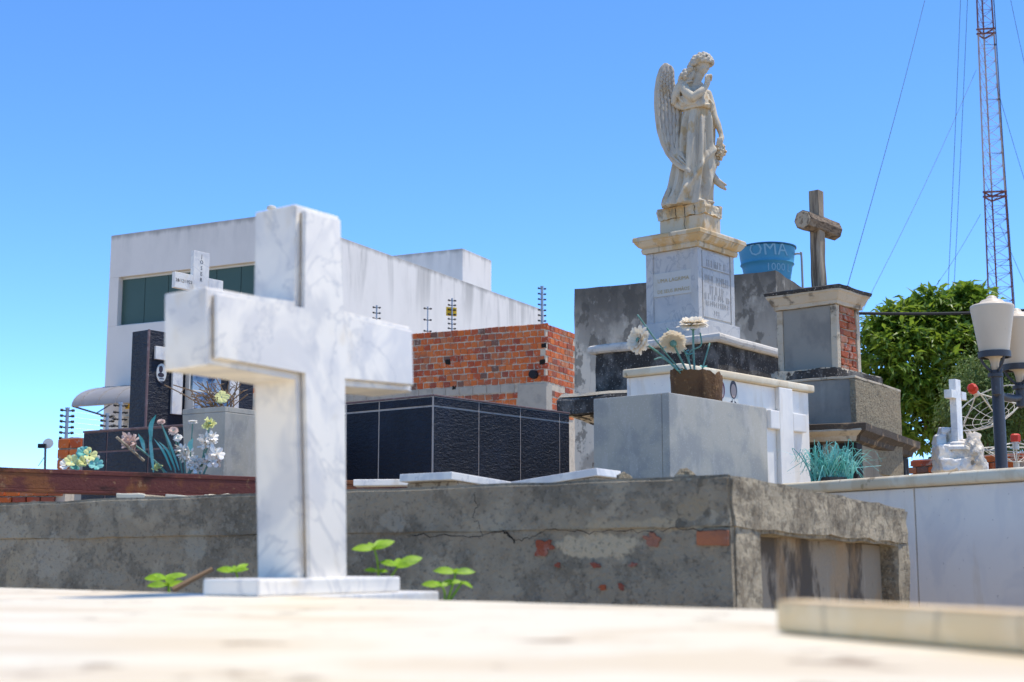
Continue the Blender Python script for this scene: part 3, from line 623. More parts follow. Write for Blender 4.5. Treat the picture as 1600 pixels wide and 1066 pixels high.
# ---------------------------------------------------------------- the angel
# drawn in a frame of its own: x to the right, y away, z up; k = metres per drawing unit
k_ = (YA+.42)/FPX/3.333*1.04
S0 = P(980+330/3.333, 60+882/3.333, YA+.42)
def Q(cx, cy, y=0):
    p = P(980+cx/3.333, 60+cy/3.333, YA+.42); p.y += y*k_; return p
T = thing('angel_statue', S0-Vector((0, 0, .2)), 'weathered marble angel with bowed head, hand at chin and long folded wing on the pedestal', 'statue')
def robe():
    tab = [(232, 338, 392, .40), (250, 312, 402, .42), (275, 292, 410, .45), (305, 284, 416, .47), (340, 282, 426, .47), (372, 296, 436, .45), (400, 290, 440, .47), (450, 278, 442, .49), (520, 269, 443, .50), (600, 260, 445, .5), (680, 248, 444, .5), (750, 234, 441, .5), (810, 216, 436, .5), (850, 198, 433, .5), (884, 184, 430, .48)]
    bm = B(); n = 150; rings = []; cy = 232
    while cy <= 884:
        for i in range(len(tab)-1):
            if tab[i][0] <= cy <= tab[i+1][0]: t = (cy-tab[i][0])/(tab[i+1][0]-tab[i][0]); q = [tab[i][j]+(tab[i+1][j]-tab[i][j])*t for j in range(4)]; break
        c = (q[1]+q[2])/2; rx = (q[2]-q[1])/2; ry = rx*2*q[3]*.88
        if cy > 600: ry = min(ry, 95)
        ring = []
        A = 0 if cy < 372 else min(1, (cy-372)/60)
        drop = max(0, (cy-372)/512)
        for j in range(n):
            th = 2*math.pi*j/n
            # folds: vertical on the right hip, swept across the legs towards the lower left
            s1 = math.sin(9*th+2.2*drop*math.cos(th)+.6); s2 = math.sin(17*th-5*drop+1.3); s3 = math.sin(5*th+7*drop)
            fold = A*(12*(abs(s1)**.45*(1 if s1 > 0 else -1))+6*s2+7*s3*drop)
            knee = 13*math.exp(-((th-4.35)/.42)**2)*math.exp(-((cy-590)/120)**2)
            swag = 0
            if cy > 560:
                dd = (math.cos(th)*rx+c-(452-(cy-560)*.62))/13; swag = 20*math.exp(-dd*dd) if math.sin(th) < 0 else 0
                dd = (math.cos(th)*rx+c-(470-(cy-560)*.30))/11; swag += 17*math.exp(-dd*dd) if math.sin(th) < 0 else 0
            if cy < 340: fold += 1.6*math.sin(26*th)
            r_ = 1+(fold+knee+swag)/max(rx, 30)
            ring.append(bm.verts.new(Q(c+rx*r_*math.cos(th), cy, ry*r_*math.sin(th))))
        rings.append(ring); cy += 5
    for i in range(len(rings)-1):
        for j in range(n): bm.faces.new((rings[i][j], rings[i][(j+1) % n], rings[i+1][(j+1) % n], rings[i+1][j]))
    bm.faces.new(rings[0]); bm.faces.new(rings[-1]); return bm
def limb(bm, pts, rad, seg=14):
    pts = [Q(*p) for p in pts]; rad = [r_*k_ for r_ in rad]; cps = curve_pts(pts, 6); n = len(cps)
    rs = [rad[min(int(i/6), len(rad)-2)]*(1-(i/6-min(int(i/6), len(rad)-2)))+rad[min(int(i/6), len(rad)-2)+1]*(i/6-min(int(i/6), len(rad)-2)) for i in range(n)]
    tube(bm, cps, rs, seg); ball(bm, cps[0], rs[0], seg, 8); ball(bm, cps[-1], rs[-1], seg, 8)
bm = robe()
# bloused overfold at the waist, hanging lower on the left
def ringloft(bm, rows, n=90, lobes=13, amp=3.5):
    rings = []
    for (cy, xl, xr, ry, tilt) in rows:
        c = (xl+xr)/2; rx = (xr-xl)/2; ring = []
        for j in range(n):
            th = 2*math.pi*j/n; f_ = 1+amp/rx*math.sin(lobes*th+cy*.03)
            ring.append(bm.verts.new(Q(c+rx*f_*math.cos(th), cy-tilt*math.cos(th), ry*f_*math.sin(th))))
        rings.append(ring)
    for i in range(len(rings)-1):
        for j in range(n): bm.faces.new((rings[i][j], rings[i][(j+1) % n], rings[i+1][(j+1) % n], rings[i+1][j]))
    bm.faces.new(rings[0]); bm.faces.new(rings[-1])
ringloft(bm, [(296, 284, 420, 62, 0), (325, 262, 430, 72, -6), (352, 262, 440, 78, -8), (368, 268, 444, 78, -6), (378, 284, 442, 70, -4), (374, 300, 430, 58, -2)])
limb(bm, [(296, 380, -40), (350, 374, -68), (420, 362, -52), (440, 352, -15)], [6, 7, 7, 6])           # cord
limb(bm, [(425, 340, -45), (436, 362, -48), (432, 392, -46)], [9, 10, 6])
# sleeve drape on the raised arm
limb(bm, [(322, 240, -10), (285, 250, -18), (256, 290, -12), (242, 335, -5)], [20, 29, 25, 16]); limb(bm, [(262, 262, 12), (248, 310, 14), (262, 350, 0), (300, 372, -25)], [18, 19, 17, 14])
limb(bm, [(270, 268, -34), (262, 310, -36), (285, 350, -48)], [8, 9, 8]); limb(bm, [(330, 238, -44), (300, 246, -46), (278, 268, -46)], [6, 7, 6])
# raised right arm: shoulder, elbow, wrist
limb(bm, [(292, 268, -34), (306, 305, -62), (332, 336, -86)], [25, 26, 23]); limb(bm, [(332, 336, -86), (366, 312, -92), (400, 278, -82)], [23, 21, 14])
# hand against the chin: palm, four bent fingers, thumb
limb(bm, [(400, 278, -82), (405, 262, -80), (409, 246, -76)], [14, 16, 15])
for i, (dx, dy, ln) in enumerate(((-4, -92, 0), (2, -84, 3), (6, -74, 2), (9, -65, -2))):
    limb(bm, [(406+dx, 244, dy), (412+dx*.7, 228-ln, dy-3), (424, 221-ln+i*3, dy+3), (429, 230+i*3, dy+8)], [6.5, 6.2, 5.6, 4.6], 10)
limb(bm, [(398, 254, -92), (397, 236, -94), (404, 220, -86)], [7, 6.5, 5], 10)
# lowered left arm and hand
limb(bm, [(420, 285, 18), (438, 340, 16), (452, 405, 4)], [24, 22, 20]); limb(bm, [(452, 405, 4), (472, 455, -6), (486, 505, -16)], [20, 17, 12]); limb(bm, [(486, 505, -16), (488, 525, -20), (482, 543, -24)], [12, 15, 13])
for i in range(4): limb(bm, [(490-i*7, 532, -38+i*3), (489-i*7, 550, -44+i*4), (484-i*7, 562+i, -36+i*4)], [6, 5.6, 4.6], 10)
limb(bm, [(478, 530, -8), (468, 545, -14), (466, 560, -22)], [6.5, 6, 5], 10)
# neck
limb(bm, [(352, 250, -8), (362, 222, -16), (378, 192, -24)], [32, 24, 24])
# head in its own axes
hf = Vector((.80, -.50, -.34)).normalized(); hu = Vector((.36, -.06, .93)); hu = (hu-hf*hu.dot(hf)).normalized(); hs = hf.cross(hu)
HC = (382, 148, -28)
def Hd(f_, u_, s_): return Q(*HC)+(hf*f_+hu*u_+hs*s_)*k_
def hball(f_, u_, s_, r_):
    r3 = r_ if isinstance(r_, tuple) else (r_, r_, r_)
    mrot = Matrix((hf, hs, hu)).transposed(); ball(bm, Hd(f_, u_, s_), tuple(x*k_ for x in r3), 18, 12, mrot)
hball(0, 4, 0, (45, 37, 50)); hball(18, -24, 0, (26, 27, 30)); hball(30, -45, 0, (10, 11, 10)); hball(26, -20, 14, (15, 14, 17)); hball(26, -20, -14, (15, 14, 17))
hball(44, -10, 0, (8, 5, 6)); hball(47, -15, 0, (8, 6.5, 5.5)); hball(43, -2, 0, (5, 4.5, 10)); hball(40, -29, 0, (6, 10, 3.6)); hball(39, -34.5, 0, (6, 9, 3.6))
hball(38, 9, 13, (7, 12, 4.5)); hball(38, 9, -13, (7, 12, 4.5)); hball(36.5, 1.5, 14, (5, 6.5, 4)); hball(36.5, 1.5, -14, (5, 6.5, 4)); hball(8, -8, 37, (8, 4, 11)); hball(8, -8, -37, (8, 4, 11))
# hair: cap, fringe rolls, locks down the back
hball(-8, 16, 0, (48, 43, 46))
def hl(pts, rad): 
    cps = curve_pts([Hd(*p) for p in pts], 5); n = len(cps); tube(bm, cps, [k_*(rad[0]+(rad[1]-rad[0])*i/(n-1))*(1+.16*math.sin(i*1.7)) for i in range(n)], 10); ball(bm, cps[0], rad[0]*k_, 10, 6); ball(bm, cps[-1], rad[1]*k_, 10, 6)
for s in (-1, 1):
    hl([(22, 50, 4*s), (44, 36, 8*s), (52, 24, 14*s), (42, 16, 26*s), (26, 12, 36*s)], [10, 8]); hl([(10, 58, 8*s), (34, 46, 18*s), (38, 26, 30*s), (18, 8, 41*s), (2, -8, 43*s)], [9, 9]); hl([(-8, 60, 12*s), (12, 50, 28*s), (14, 28, 40*s), (-4, 4, 46*s), (-16, -18, 42*s)], [9, 10])
    hl([(-26, 52, 14*s), (-10, 42, 36*s), (-12, 14, 46*s), (-26, -14, 42*s), (-34, -36, 36*s)], [9, 11]); hl([(-42, 36, 12*s), (-36, 20, 36*s), (-36, -8, 42*s), (-46, -34, 34*s)], [9, 11])
hl([(40, 44, 0), (56, 30, 0), (60, 20, -4)], [10, 8]); hl([(0, 63, 0), (24, 56, 0), (46, 40, 0)], [9, 9])
for i, (s, e) in enumerate(((34, (278, 212, -40)), (20, (268, 228, -22)), (4, (282, 232, 6)), (-14, (292, 226, 26)), (42, (296, 226, -52)))):
    A = Hd(-34, -30, s); E = Q(*e); Md = A.lerp(E, .5)+Vector((-.004, -.012*(1 if i % 2 else -1), .012)); cps = curve_pts([A, A.lerp(Md, .5)+Vector((.01, 0, -.012)), Md, Md.lerp(E, .5)+Vector((-.012, 0, -.006)), E], 5)
    tube(bm, cps, [k_*(14-4*j/len(cps))*(1+.22*math.sin(j*1.25+i)) for j in range(len(cps))], 10); ball(bm, E, 9*k_, 10, 6)
limb(bm, [(338, 165, -18), (318, 195, -20), (296, 222, -18)], [22, 22, 18]); limb(bm, [(340, 190, -30), (325, 215, -36), (305, 235, -34)], [14, 15, 12])
# feet and trailing hem
limb(bm, [(352, 860, -60), (372, 872, -92), (388, 878, -112)], [15, 14, 9]); limb(bm, [(405, 862, -40), (424, 872, -66), (436, 876, -84)], [14, 13, 8])
limb(bm, [(215, 800, -20), (196, 850, -30), (186, 874, -36)], [16, 18, 14]); limb(bm, [(250, 860, -58), (285, 870, -80), (320, 872, -84)], [18, 16, 14]); limb(bm, [(228, 860, -30), (210, 874, -50)], [22, 16])
# loose end of the mantle blown out on the right
limb(bm, [(436, 690, -5), (455, 735, -12), (484, 770, -18), (508, 792, -22)], [13, 20, 15, 7]); limb(bm, [(446, 715, -16), (480, 752, -24), (512, 770, -22)], [8, 10, 5])
limb(bm, [(440, 560, -10), (448, 620, -20), (458, 668, -22)], [12, 15, 7])
me = bpy.data.meshes.new('figure'); bmesh.ops.translate(bm, vec=-W[T.name], verts=bm.verts); bmesh.ops.recalc_face_normals(bm, faces=bm.faces); bm.to_mesh(me); bm.free()
tmp = link(bpy.data.objects.new('figure_tmp', me)); md = tmp.modifiers.new('r', 'REMESH'); md.mode = 'VOXEL'; md.voxel_size = .0045; md.adaptivity = 0
s2 = tmp.modifiers.new('s', 'SMOOTH'); s2.factor = .5; s2.iterations = 1
bpy.context.view_layer.update()
me2 = bpy.data.meshes.new_from_object(tmp.evaluated_get(bpy.context.evaluated_depsgraph_get())); bpy.data.objects.remove(tmp)
# cut the eye hollows and lip line into the face
eyes = [Hd(44, 2, 14)-W[T.name], Hd(44, 2, -14)-W[T.name]]; lip = Hd(45, -31.5, 0)-W[T.name]
for v in me2.vertices:
    for e in eyes:
        d = (v.co-e).length/k_
        if d < 9: v.co -= hf*k_*3.2*(1-d/9)
    d3 = v.co-lip; d = abs(d3.dot(hu))/k_
    if d < 2.2 and d3.length/k_ < 11: v.co -= hf*k_*2.0*(1-d/2.2)
for p in me2.polygons: p.use_smooth = True
me2.materials.clear(); me2.materials.append(M['statue']); me2.name = 'figure'
fig = link(bpy.data.objects.new('figure', me2)); fig.parent = T; W[fig.name] = W[T.name]
# bouquet of small blossoms in the lowered hand
bm = B(); rr = random.Random(2)
for i in range(95):
    u = rr.uniform(-1, 1); th = rr.uniform(0, 6.283); r_ = math.sqrt(1-u*u); s = rr.uniform(.75, 1)
    ball(bm, Q(482+27*s*r_*math.cos(th), 598+44*s*u, -24+24*s*r_*math.sin(th)), k_*rr.uniform(5, 8.5), 6, 5)
ball(bm, Q(482, 598, -24), (22*k_, 20*k_, 38*k_), 12, 8); smooth_angle(obj('bouquet', bm, 'marble_tan', T), 80)
bm = B()
for (x, y, dx, dy) in ((452, 640, 4, 42), (462, 642, 10, 30), (447, 632, -3, 34)):
    tube(bm, curve_pts([Q(x, y, -20), Q(x+dx*.6, y+dy*.5, -28), Q(x+dx, y+dy, -24)], 5), [k_*r_ for r_ in (9, 10, 11, 12, 12, 12, 11, 9, 7, 5, 2)], 8)
smooth_angle(obj('bouquet_leaves', bm, 'statue', T), 80)
# wings: layered feathers along a leading edge
def wing(outline_l, outline_r, yfun, rows, th=13):
    """outline_l / outline_r: x of the outer and inner edge as functions of cy"""
    bm = B()
    cys = [outline_l[0][0]+(outline_l[-1][0]-outline_l[0][0])*i/40 for i in range(41)]
    def ev(tab, cy):
        for i in range(len(tab)-1):
            if tab[i][0] <= cy <= tab[i+1][0]: t = (cy-tab[i][0])/(tab[i+1][0]-tab[i][0]); t = t*t*(3-2*t)*.4+t*.6; return tab[i][1]+(tab[i+1][1]-tab[i][1])*t
        return tab[-1][1]
    rings = []
    for cy in cys:
        l, r_ = ev(outline_l, cy), ev(outline_r, cy); c = (l+r_)/2; hw = max((r_-l)/2, 1.5); ring = []
        for j in range(20):
            t = 2*math.pi*j/20; x = c+hw*math.cos(t); w_ = th*(.55+.45*(1-math.cos(t))/2)
            ring.append(bm.verts.new(Q(x, cy, yfun(x, cy)+w_*math.sin(t)*min(1, hw/18))))
        rings.append(ring)
    for i in range(40):
        for j in range(20): bm.faces.new((rings[i][j], rings[i][(j+1) % 20], rings[i+1][(j+1) % 20], rings[i+1][j]))
    bm.faces.new(rings[0]); bm.faces.new(rings[-1])
    for (cy0, cy1, t0, t1, n, ln, wd) in rows:
        for i in range(n):
            t = (i+.5)/n
            for jr in range(max(1, int((cy1-cy0)/(ln*.55)))):
                cy = cy0+(cy1-cy0)*(jr+.5*(i % 2))/max(1, int((cy1-cy0)/(ln*.55)))
                l, r_ = ev(outline_l, cy), ev(outline_r, cy); x0 = l+(r_-l)*(t0+(t1-t0)*t)
                cy2 = min(cy+ln, outline_l[-1][0]-4); l2, r2 = ev(outline_l, cy2), ev(outline_r, cy2); x1 = l2+(r2-l2)*(t0+(t1-t0)*t)
                pts = []; rad = []
                for q_ in range(9):
                    s = q_/8; x = x0+(x1-x0)*s; cc = cy+(cy2-cy)*s
                    for sd in (-1,): pts.append(Q(x, cc, yfun(x, cc)-th*.5-6*s))
                    rad.append(k_*wd*(.55+.45*math.sin(min(1, s*1.5)*math.pi/2))*(1 if s < .8 else max(.12, (1-s)/.2)))
                # flattened feather vane
                R_ = []
                for p_, r__ in zip(pts, rad):
                    R_.append([bm.verts.new(p_+Vector((r__*math.cos(a), k_*5.5*math.sin(a) if True else 0, 0))) for a in [2*math.pi*m/8 for m in range(8)]])
                for a in range(8):
                    for b in range(8): bm.faces.new((R_[a][b], R_[a][(b+1) % 8], R_[a+1][(b+1) % 8], R_[a+1][b]))
                bm.faces.new(R_[0]); bm.faces.new(R_[-1])
    return bm
ol = [(114, 196), (124, 183), (150, 168), (200, 153), (260, 145), (330, 143), (400, 147), (470, 155), (540, 172), (600, 194), (650, 222), (690, 252), (715, 284), (730, 308)]
orr = [(114, 214), (124, 236), (150, 251), (200, 252), (260, 262), (330, 285), (400, 290), (470, 282), (540, 268), (600, 268), (650, 290), (690, 318), (715, 324), (730, 312)]
yf = lambda x, cy: 46-150*max(0, (cy-200)/530)**1.5*(.35+.65*max(0, min(1, (x-145)/150)))
bm = wing(ol, orr, yf, [(130, 250, .22, .95, 5, 40, 9), (215, 330, .12, .9, 6, 62, 10), (300, 440, .08, .92, 6, 105, 11), (440, 590, .1, .92, 6, 120, 10), (560, 640, .14, .9, 5, 85, 8)])
smooth_angle(obj('wing', bm, 'wing', T), 60)
ol2 = [(250, 318), (300, 306), (400, 300), (520, 310), (640, 340), (690, 372)]; or2 = [(250, 372), (300, 412), (400, 426), (520, 420), (640, 404), (690, 380)]
smooth_angle(obj('wing', wing(ol2, or2, lambda x, cy: 96, [(270, 380, .15, .9, 5, 70, 10), (380, 560, .15, .9, 5, 110, 10)]), 'wing', T), 60)
# rock base of the statue
A0 = Q(385, 1000, -125); fS = Fr(A0, fA.eL, fA.eR); 
la = fS.onL(1031, 360)[0]; lb = fS.onR(1126, 356)[0]; zt0 = Q(0, 940).z; ztop = Q(0, 884).z; zbot = fA.z
obj('plinth', fb(fS, 0, la, 0, lb, zbot-.001, zt0, .008), 'marble_tan', T)
rr = random.Random(9)
bm = fb(fS, -.012, la+.012, -.012, lb+.012, zt0+.001, ztop+.006, 0); rough(bm, 14, .020, 14, 3); rough(bm, 1, .006, 40, 5); obj('rock', bm, 'marble_tan', T)
for (t_, d_) in ((.42, 1), (.2, .35), (.62, .45), (.82, .3)):
    bm = B(); aa = la*t_; tube(bm, [fS.pt(aa+rr.uniform(-.008, .008), -.013, ztop-.01-(ztop-zbot)*d_*q) for q in (0, .2, .4, .6, .8, 1)], [.002, .003, .002, .0025, .002, .001], 5); obj('crack', bm, 'hole', T)
tz = ztop
# ---------------------------------------------------------------- tomb with the wooden cross
YC = 10.6
fC = frame((1312, 443), (1193, 462), (1362, 464), YC)
T = thing('tall_tomb', fC.pt(fC.LL/2, fC.LR/2, 0), 'tall tomb with grey cement panel, bare brick flank and moulded cap below the wooden cross', 'tomb')
o_ = .075; z1 = fC.z; hC = z1-zv(471, YC); La, Lb = fC.LL-o_, fC.LR-o_; zb_ = zv(577, YC)
bm = mould(B(), fC, La, Lb, [(-.002, z1-hC), (.018, z1-hC), (.022, z1-hC*.8), (.03, z1-hC*.75), (.055, z1-hC*.38), (.066, z1-hC*.3), (.066, z1-hC*.2)], o_, o_); rough(bm, 6, .006, 8, 3); obj('cornice', bm, 'cornice', T)
bm = mould(B(), fC, La, Lb, [(.070, z1-hC*.2), (.076, z1-hC*.02), (.03, z1+.012), (-.1, z1+.02)], o_, o_); rough(bm, 7, .008, 9, 5); obj('cap', bm, 'black_mould', T)
obj('core', fb(fC, o_+.022, La-.012, o_+.012, Lb-.012, zb_, z1-hC-.001, .003), 'mortar', T)
obj('panel', fb(fC, o_+.055, La-.05, o_+.005, o_+.02, zb_+.002, z1-hC-.004, .002), 'cement', T)
for a in (o_, La-.048): obj('edge_strip', rough(fb(fC, a, a+.05, o_-.002, o_+.05, zb_+.001, z1-hC-.003, .003), 3, .004, 12, a), 'cornice', T)
obj('edge_strip', rough(fb(fC, o_+.001, o_+.05, Lb-.05, Lb, zb_+.001, z1-hC-.003, .003), 3, .004, 12, 3), 'cornice', T)
bb0, bb1 = o_+.055, Lb-.055; nr = 9; bh = (z1-hC-zb_)/nr
obm = variants('brick', 'old_brick', (bb1-bb0)/2.1*.9, .03, bh*.82, .004, .012); rr = random.Random(4)
for r_ in range(nr):
    n = 3 if r_ % 2 else 2
    for i in range(n):
        b = bb0+(bb1-bb0)*((i+.5)/2 if n == 2 else i/2)
        o = place(rr.choice(obm), 'brick', fC, o_+.018+rr.uniform(-.006, .008), b, zb_+bh*(r_+.5), math.atan2(fC.eR.y, fC.eR.x), T, .02, rr)
        if n == 3 and i != 1: o.scale = (.46, 1, 1); o.location += fC.eR*((bb1-bb0)*.12*(1 if i == 0 else -1))
# wooden cross
YX = YC+.35
xa = P(1265, 443, YX); xb = P(1290, 443, YX); ww = (xb-xa).length*.80
fX = Fr(P(1283, 443, YX-.04), fC.eL, fC.eR); zc0 = fC.z; zc1 = zv(298, YX)
T = thing('wooden_cross', fX.pt(.05, .05, zc0), 'weathered grey wooden cross with an octagonal crossbar on the tall tomb', 'cross')
wl = fX.onL(1266, 400)[0]; wr = fX.onR(1290, 400)[0]; wl = max(wl, .07); wr = max(wr, .05)
bm = fb(fX, 0, wl, 0, wr, zc0-.05, zc1, .006); bmesh.ops.subdivide_edges(bm, edges=[e for e in bm.edges if abs((e.verts[0].co-e.verts[1].co).z) > .3], cuts=14)
for v in bm.verts: v.co += Vector((mnoise.noise(v.co*6), mnoise.noise(v.co*6+Vector((9, 9, 9))), 0))*.008
obj('post', bm, 'wood', T)
br = .078
e0 = fX.onR(1254, 338, wl*.5); e1 = fX.onR(1303, 366, wl*.5); zbar = (e0[1]+e1[1])/2
A = fX.pt(wl*.5, e0[0], zbar); C_ = fX.pt(wl*.5, e1[0], zbar)
bm = B(); tube(bm, [A.lerp(C_, t) for t in [i/10 for i in range(11)]], [br]*11, 8)
for v in bm.verts: v.co += Vector((mnoise.noise(v.co*7), mnoise.noise(v.co*7+Vector((9, 9, 9))), mnoise.noise(v.co*7+Vector((4, 9, 2)))))*.008
obj('crossbar', bm, 'wood_bar', T)
for p_, s in ((A, -1), (C_, 1)):
    bm = B(); tube(bm, [p_+fX.eR*s*.001, p_+fX.eR*s*.006], [br*.9, br*.86], 8); obj('sawn_end', bm, 'wood_end', T)
# stepped base below
fC2 = frame((1308, 573), (1205, 583), (1377, 593), YC-.05)
T = thing('tomb_step', fC2.pt(fC2.LL/2, fC2.LR/2, 0), 'low mould-black stone step under the tall tomb with brick flank', 'tomb step')
bm = fb(fC2, 0, fC2.LL, 0, fC2.LR, zv(596, YC-.05), fC2.z, .0); rough(bm, 8, .012, 9, 3); obj('step', bm, 'peeling', T)
bm = fb(fC2, -.006, fC2.LL*.72, -.006, fC2.LR+.004, zv(596, YC-.05)-.01, fC2.z-.008, .0); rough(bm, 8, .014, 9, 5); obj('mould_crust', bm, 'black_mould', T)
fC3 = frame((1335, 588), (1215, 597), (1406, 612), YC-.35)
T = thing('tomb_block', fC3.pt(fC3.LL/2, fC3.LR/2, 0), 'square cement block with sandy pebbledash right face below the tall tomb', 'tomb')
zq = zv(672, YC-.35)
obj('block', fb(fC3, .006, fC3.LL, .006, fC3.LR, zq-.3, fC3.z-.012, .008), 'cement', T)
bm = fb(fC3, -.004, .04, .0, fC3.LR+.004, zq-.3, fC3.z-.013, .006); rough(bm, 10, .006, 30, 1); obj('pebble_face', bm, 'pebble', T)
obj('top_screed', rough(fb(fC3, -.006, fC3.LL+.004, -.004, fC3.LR+.008, fC3.z-.0125, fC3.z+.006, .004), 6, .005, 12), 'cornice', T)
fC4 = frame((1352, 659), (1225, 664), (1438, 685), YC-.75)
T = thing('tomb_plinth', fC4.pt(fC4.LL/2, fC4.LR/2, 0), 'low tomb plinth with dark moulded cornice and black corner strips behind the turquoise plant', 'tomb')
zq = fC4.z; hh = zq-zv(690, YC-.75)
bm = mould(B(), fC4, fC4.LL-.09, fC4.LR-.09, [(0, zq-hh), (.03, zq-hh*.9), (.04, zq-hh*.65), (.07, zq-hh*.5), (.088, zq-hh*.42), (.09, zq-.006), (.07, zq)], .09, .09); rough(bm, 8, .007, 8, 8); obj('cornice', bm, 'dark_cornice', T)
bm = mould(B(), fC4, fC4.LL-.09, .06, [(.035, zq-hh*.9), (.046, zq-hh*.65), (.076, zq-hh*.5), (.094, zq-hh*.40), (.088, zq-hh*.3)], .12, .09); rough(bm, 5, .004, 9, 8); obj('pale_moulding', bm, 'cornice', T)
obj('wall', fb(fC4, .10, fC4.LL-.1, .10, fC4.LR-.1, 0, zq-hh, .004), 'sidewall', T)
for (a, b, da, db) in ((.085, .085, .13, .16), (.085, fC4.LR-.26, .1, .175), (fC4.LL-.25, .085, .16, .1)):
    bm = fb(fC4, a, a+da, b, b+db, 0, zq-hh-.001, .004); obj('corner_strip', rough(bm, 4, .003, 9), 'black_paint', T)

# ---------------------------------------------------------------- white marble tomb with relief cross
YT = 8.7
fT = frame((1066, 567), (972, 577), (1273, 600), YT)
T = thing('white_tomb', fT.pt(fT.LL/2, fT.LR/2, 0), 'white marble tomb with thick lid, relief cross and oval double portrait', 'tomb')
zt = fT.z; lt = zt-zv(580, YT); ov = .035
bm = fb(fT, 0, fT.LL, 0, fT.LR, zt-lt, zt, .012); smooth_angle(obj('lid', bm, 'marble_cream', T), 60)
obj('core', fb(fT, ov+.022, fT.LL-ov-.02, ov+.022, fT.LR-ov-.02, 0, zt-lt-.001, .002), 'mortar', T)
obj('side_panel', fb(fT, ov+.003, fT.LL-ov, ov, ov+.02, 0, zt-lt-.002, .003), 'marble_panel', T)
obj('front_panel', fb(fT, ov, ov+.02, ov+.021, fT.LR-ov, 0, zt-lt-.002, .003), 'marble_panel', T)
obj('edge_strip', fb(fT, fT.LL-ov-.001, fT.LL-ov+.022, ov-.004, ov+.05, 0, zt-lt-.0025, .003), 'marble', T)
b0 = fT.onR(1212, 650, ov)[0]; b1_ = fT.onR(1233, 650, ov)[0]; c0 = fT.onR(1198, 655, ov)[0]; c1 = fT.onR(1254, 665, ov)[0]
zx1 = fT.onR(1222, 607, ov)[1]; zy1 = fT.onR(1222, 644, ov)[1]; zy0 = fT.onR(1222, 673, ov)[1]
rc = obj('relief_cross', fb(fT, ov-.034, ov+.001, b0, b1_, .3, zx1, .008), 'marble_panel', T)
obj('arm', fb(fT, ov-.034, ov+.001, c0, b0-.0005, zy0, zy1, .008), 'marble_panel', rc); obj('arm', fb(fT, ov-.034, ov+.001, b1_+.0005, c1, zy0, zy1, .008), 'marble_panel', rc)
def oval(f, face, u, v, ru, rz, off, m, parent, name, th=.008, n=28):
    """thin oval plaque on the right (R) or left (L) face"""
    if face == 'R': k, z = f.onR(u, v, off); pt = lambda s, zz, d: f.pt(off-d, s, zz)
    else: k, z = f.onL(u, v, off); pt = lambda s, zz, d: f.pt(s, off-d, zz)
    bm = B(); A = []; C = []
    for i in range(n):
        t = 2*math.pi*i/n; A.append(bm.verts.new(pt(k+ru*math.cos(t), z+rz*math.sin(t), 0))); C.append(bm.verts.new(pt(k+ru*math.cos(t), z+rz*math.sin(t), th)))
    bm.faces.new(C)
    for i in range(n): bm.faces.new((A[i], A[(i+1) % n], C[(i+1) % n], C[i]))
    return obj(name, bm, m, parent)
pz = oval(fT, 'R', 1138, 617, .105, .125, ov, 'photo_pale', T, 'double_portrait')
for (du, hair) in ((1127, 'photo_maroon'), (1146, 'photo_dark')):
    oval(fT, 'R', du, 609, .040, .060, ov-.009, hair, pz, 'portrait_hair', .0012); oval(fT, 'R', du, 611, .029, .045, ov-.0105, 'photo_skin', pz, 'portrait_face', .0012)
    oval(fT, 'R', du, 633, .040, .030, ov-.009, 'photo_dark', pz, 'portrait_coat', .001); oval(fT, 'R', du, 630, .011, .026, ov-.0105, 'photo_pale', pz, 'portrait_shirt', .0012)

# ---------------------------------------------------------------- grey granite flower box with rusty tin and cream flowers
YG = 7.2
fG = frame((1045, 613), (927, 627), (1198, 650), YG)
T = thing('granite_planter', fG.pt(fG.LL/2, fG.LR/2, 0), 'large plain pale grey granite flower box in front of the white marble tomb', 'planter')
zt = fG.z; w_ = .045
obj('left_slab', fb(fG, w_+.001, fG.LL, 0, w_, .2, zt, .006), 'granite', T); obj('right_slab', fb(fG, 0, w_, 0, fG.LR, .2, zt, .006), 'granite', T)
obj('back_slab', fb(fG, fG.LL-w_, fG.LL, w_+.001, fG.LR-w_-.001, .2, zt-.002, .006), 'granite', T); obj('end_slab', fb(fG, w_+.001, fG.LL, fG.LR-w_, fG.LR-.002, .2, zt-.003, .006), 'granite', T)
obj('soil', rough(fb(fG, w_, fG.LL-w_, w_, fG.LR-w_, .2, zt-.06, 0), 6, .02, 8), 'soil', T)
obj('footing', fb(fG, -.05, fG.LL+.05, -.05, fG.LR+.05, 0, .199, .01), 'cement', T)
pc = P(1089, 636, 7.9); prr = 40*7.9/FPX
T = thing('rusty_tin', pc, 'rusty brown torn tin pot holding cream flowers in the granite flower box', 'pot')
bm = B(); n = 40; ro = []; ri = []
for j in range(8):
    a_ = []; b_ = []
    for i in range(n):
        t = 2*math.pi*i/n; jag = (mnoise.noise(Vector((math.cos(t)*3, math.sin(t)*3, 1)))*.022+.018*math.sin(t*9)*max(0, math.cos(t-.2))) if j == 7 else 0
        r_ = prr*(1+.05*mnoise.noise(Vector((math.cos(t)*2, math.sin(t)*2, j*.4)))+.04*math.sin(t*2+.5))
        z = -.06+(.245+.02*math.cos(t+2.6))*j/7+jag
        a_.append(bm.verts.new(pc+Vector((r_*math.cos(t), r_*.8*math.sin(t), z)))); b_.append(bm.verts.new(pc+Vector((r_*.95*math.cos(t), r_*.76*math.sin(t), z-.001))))
    ro.append(a_); ri.append(b_)
for j in range(7):
    for i in range(n): bm.faces.new((ro[j][i], ro[j][(i+1) % n], ro[j+1][(i+1) % n], ro[j+1][i])); bm.faces.new((ri[j][i], ri[j+1][i], ri[j+1][(i+1) % n], ri[j][(i+1) % n]))
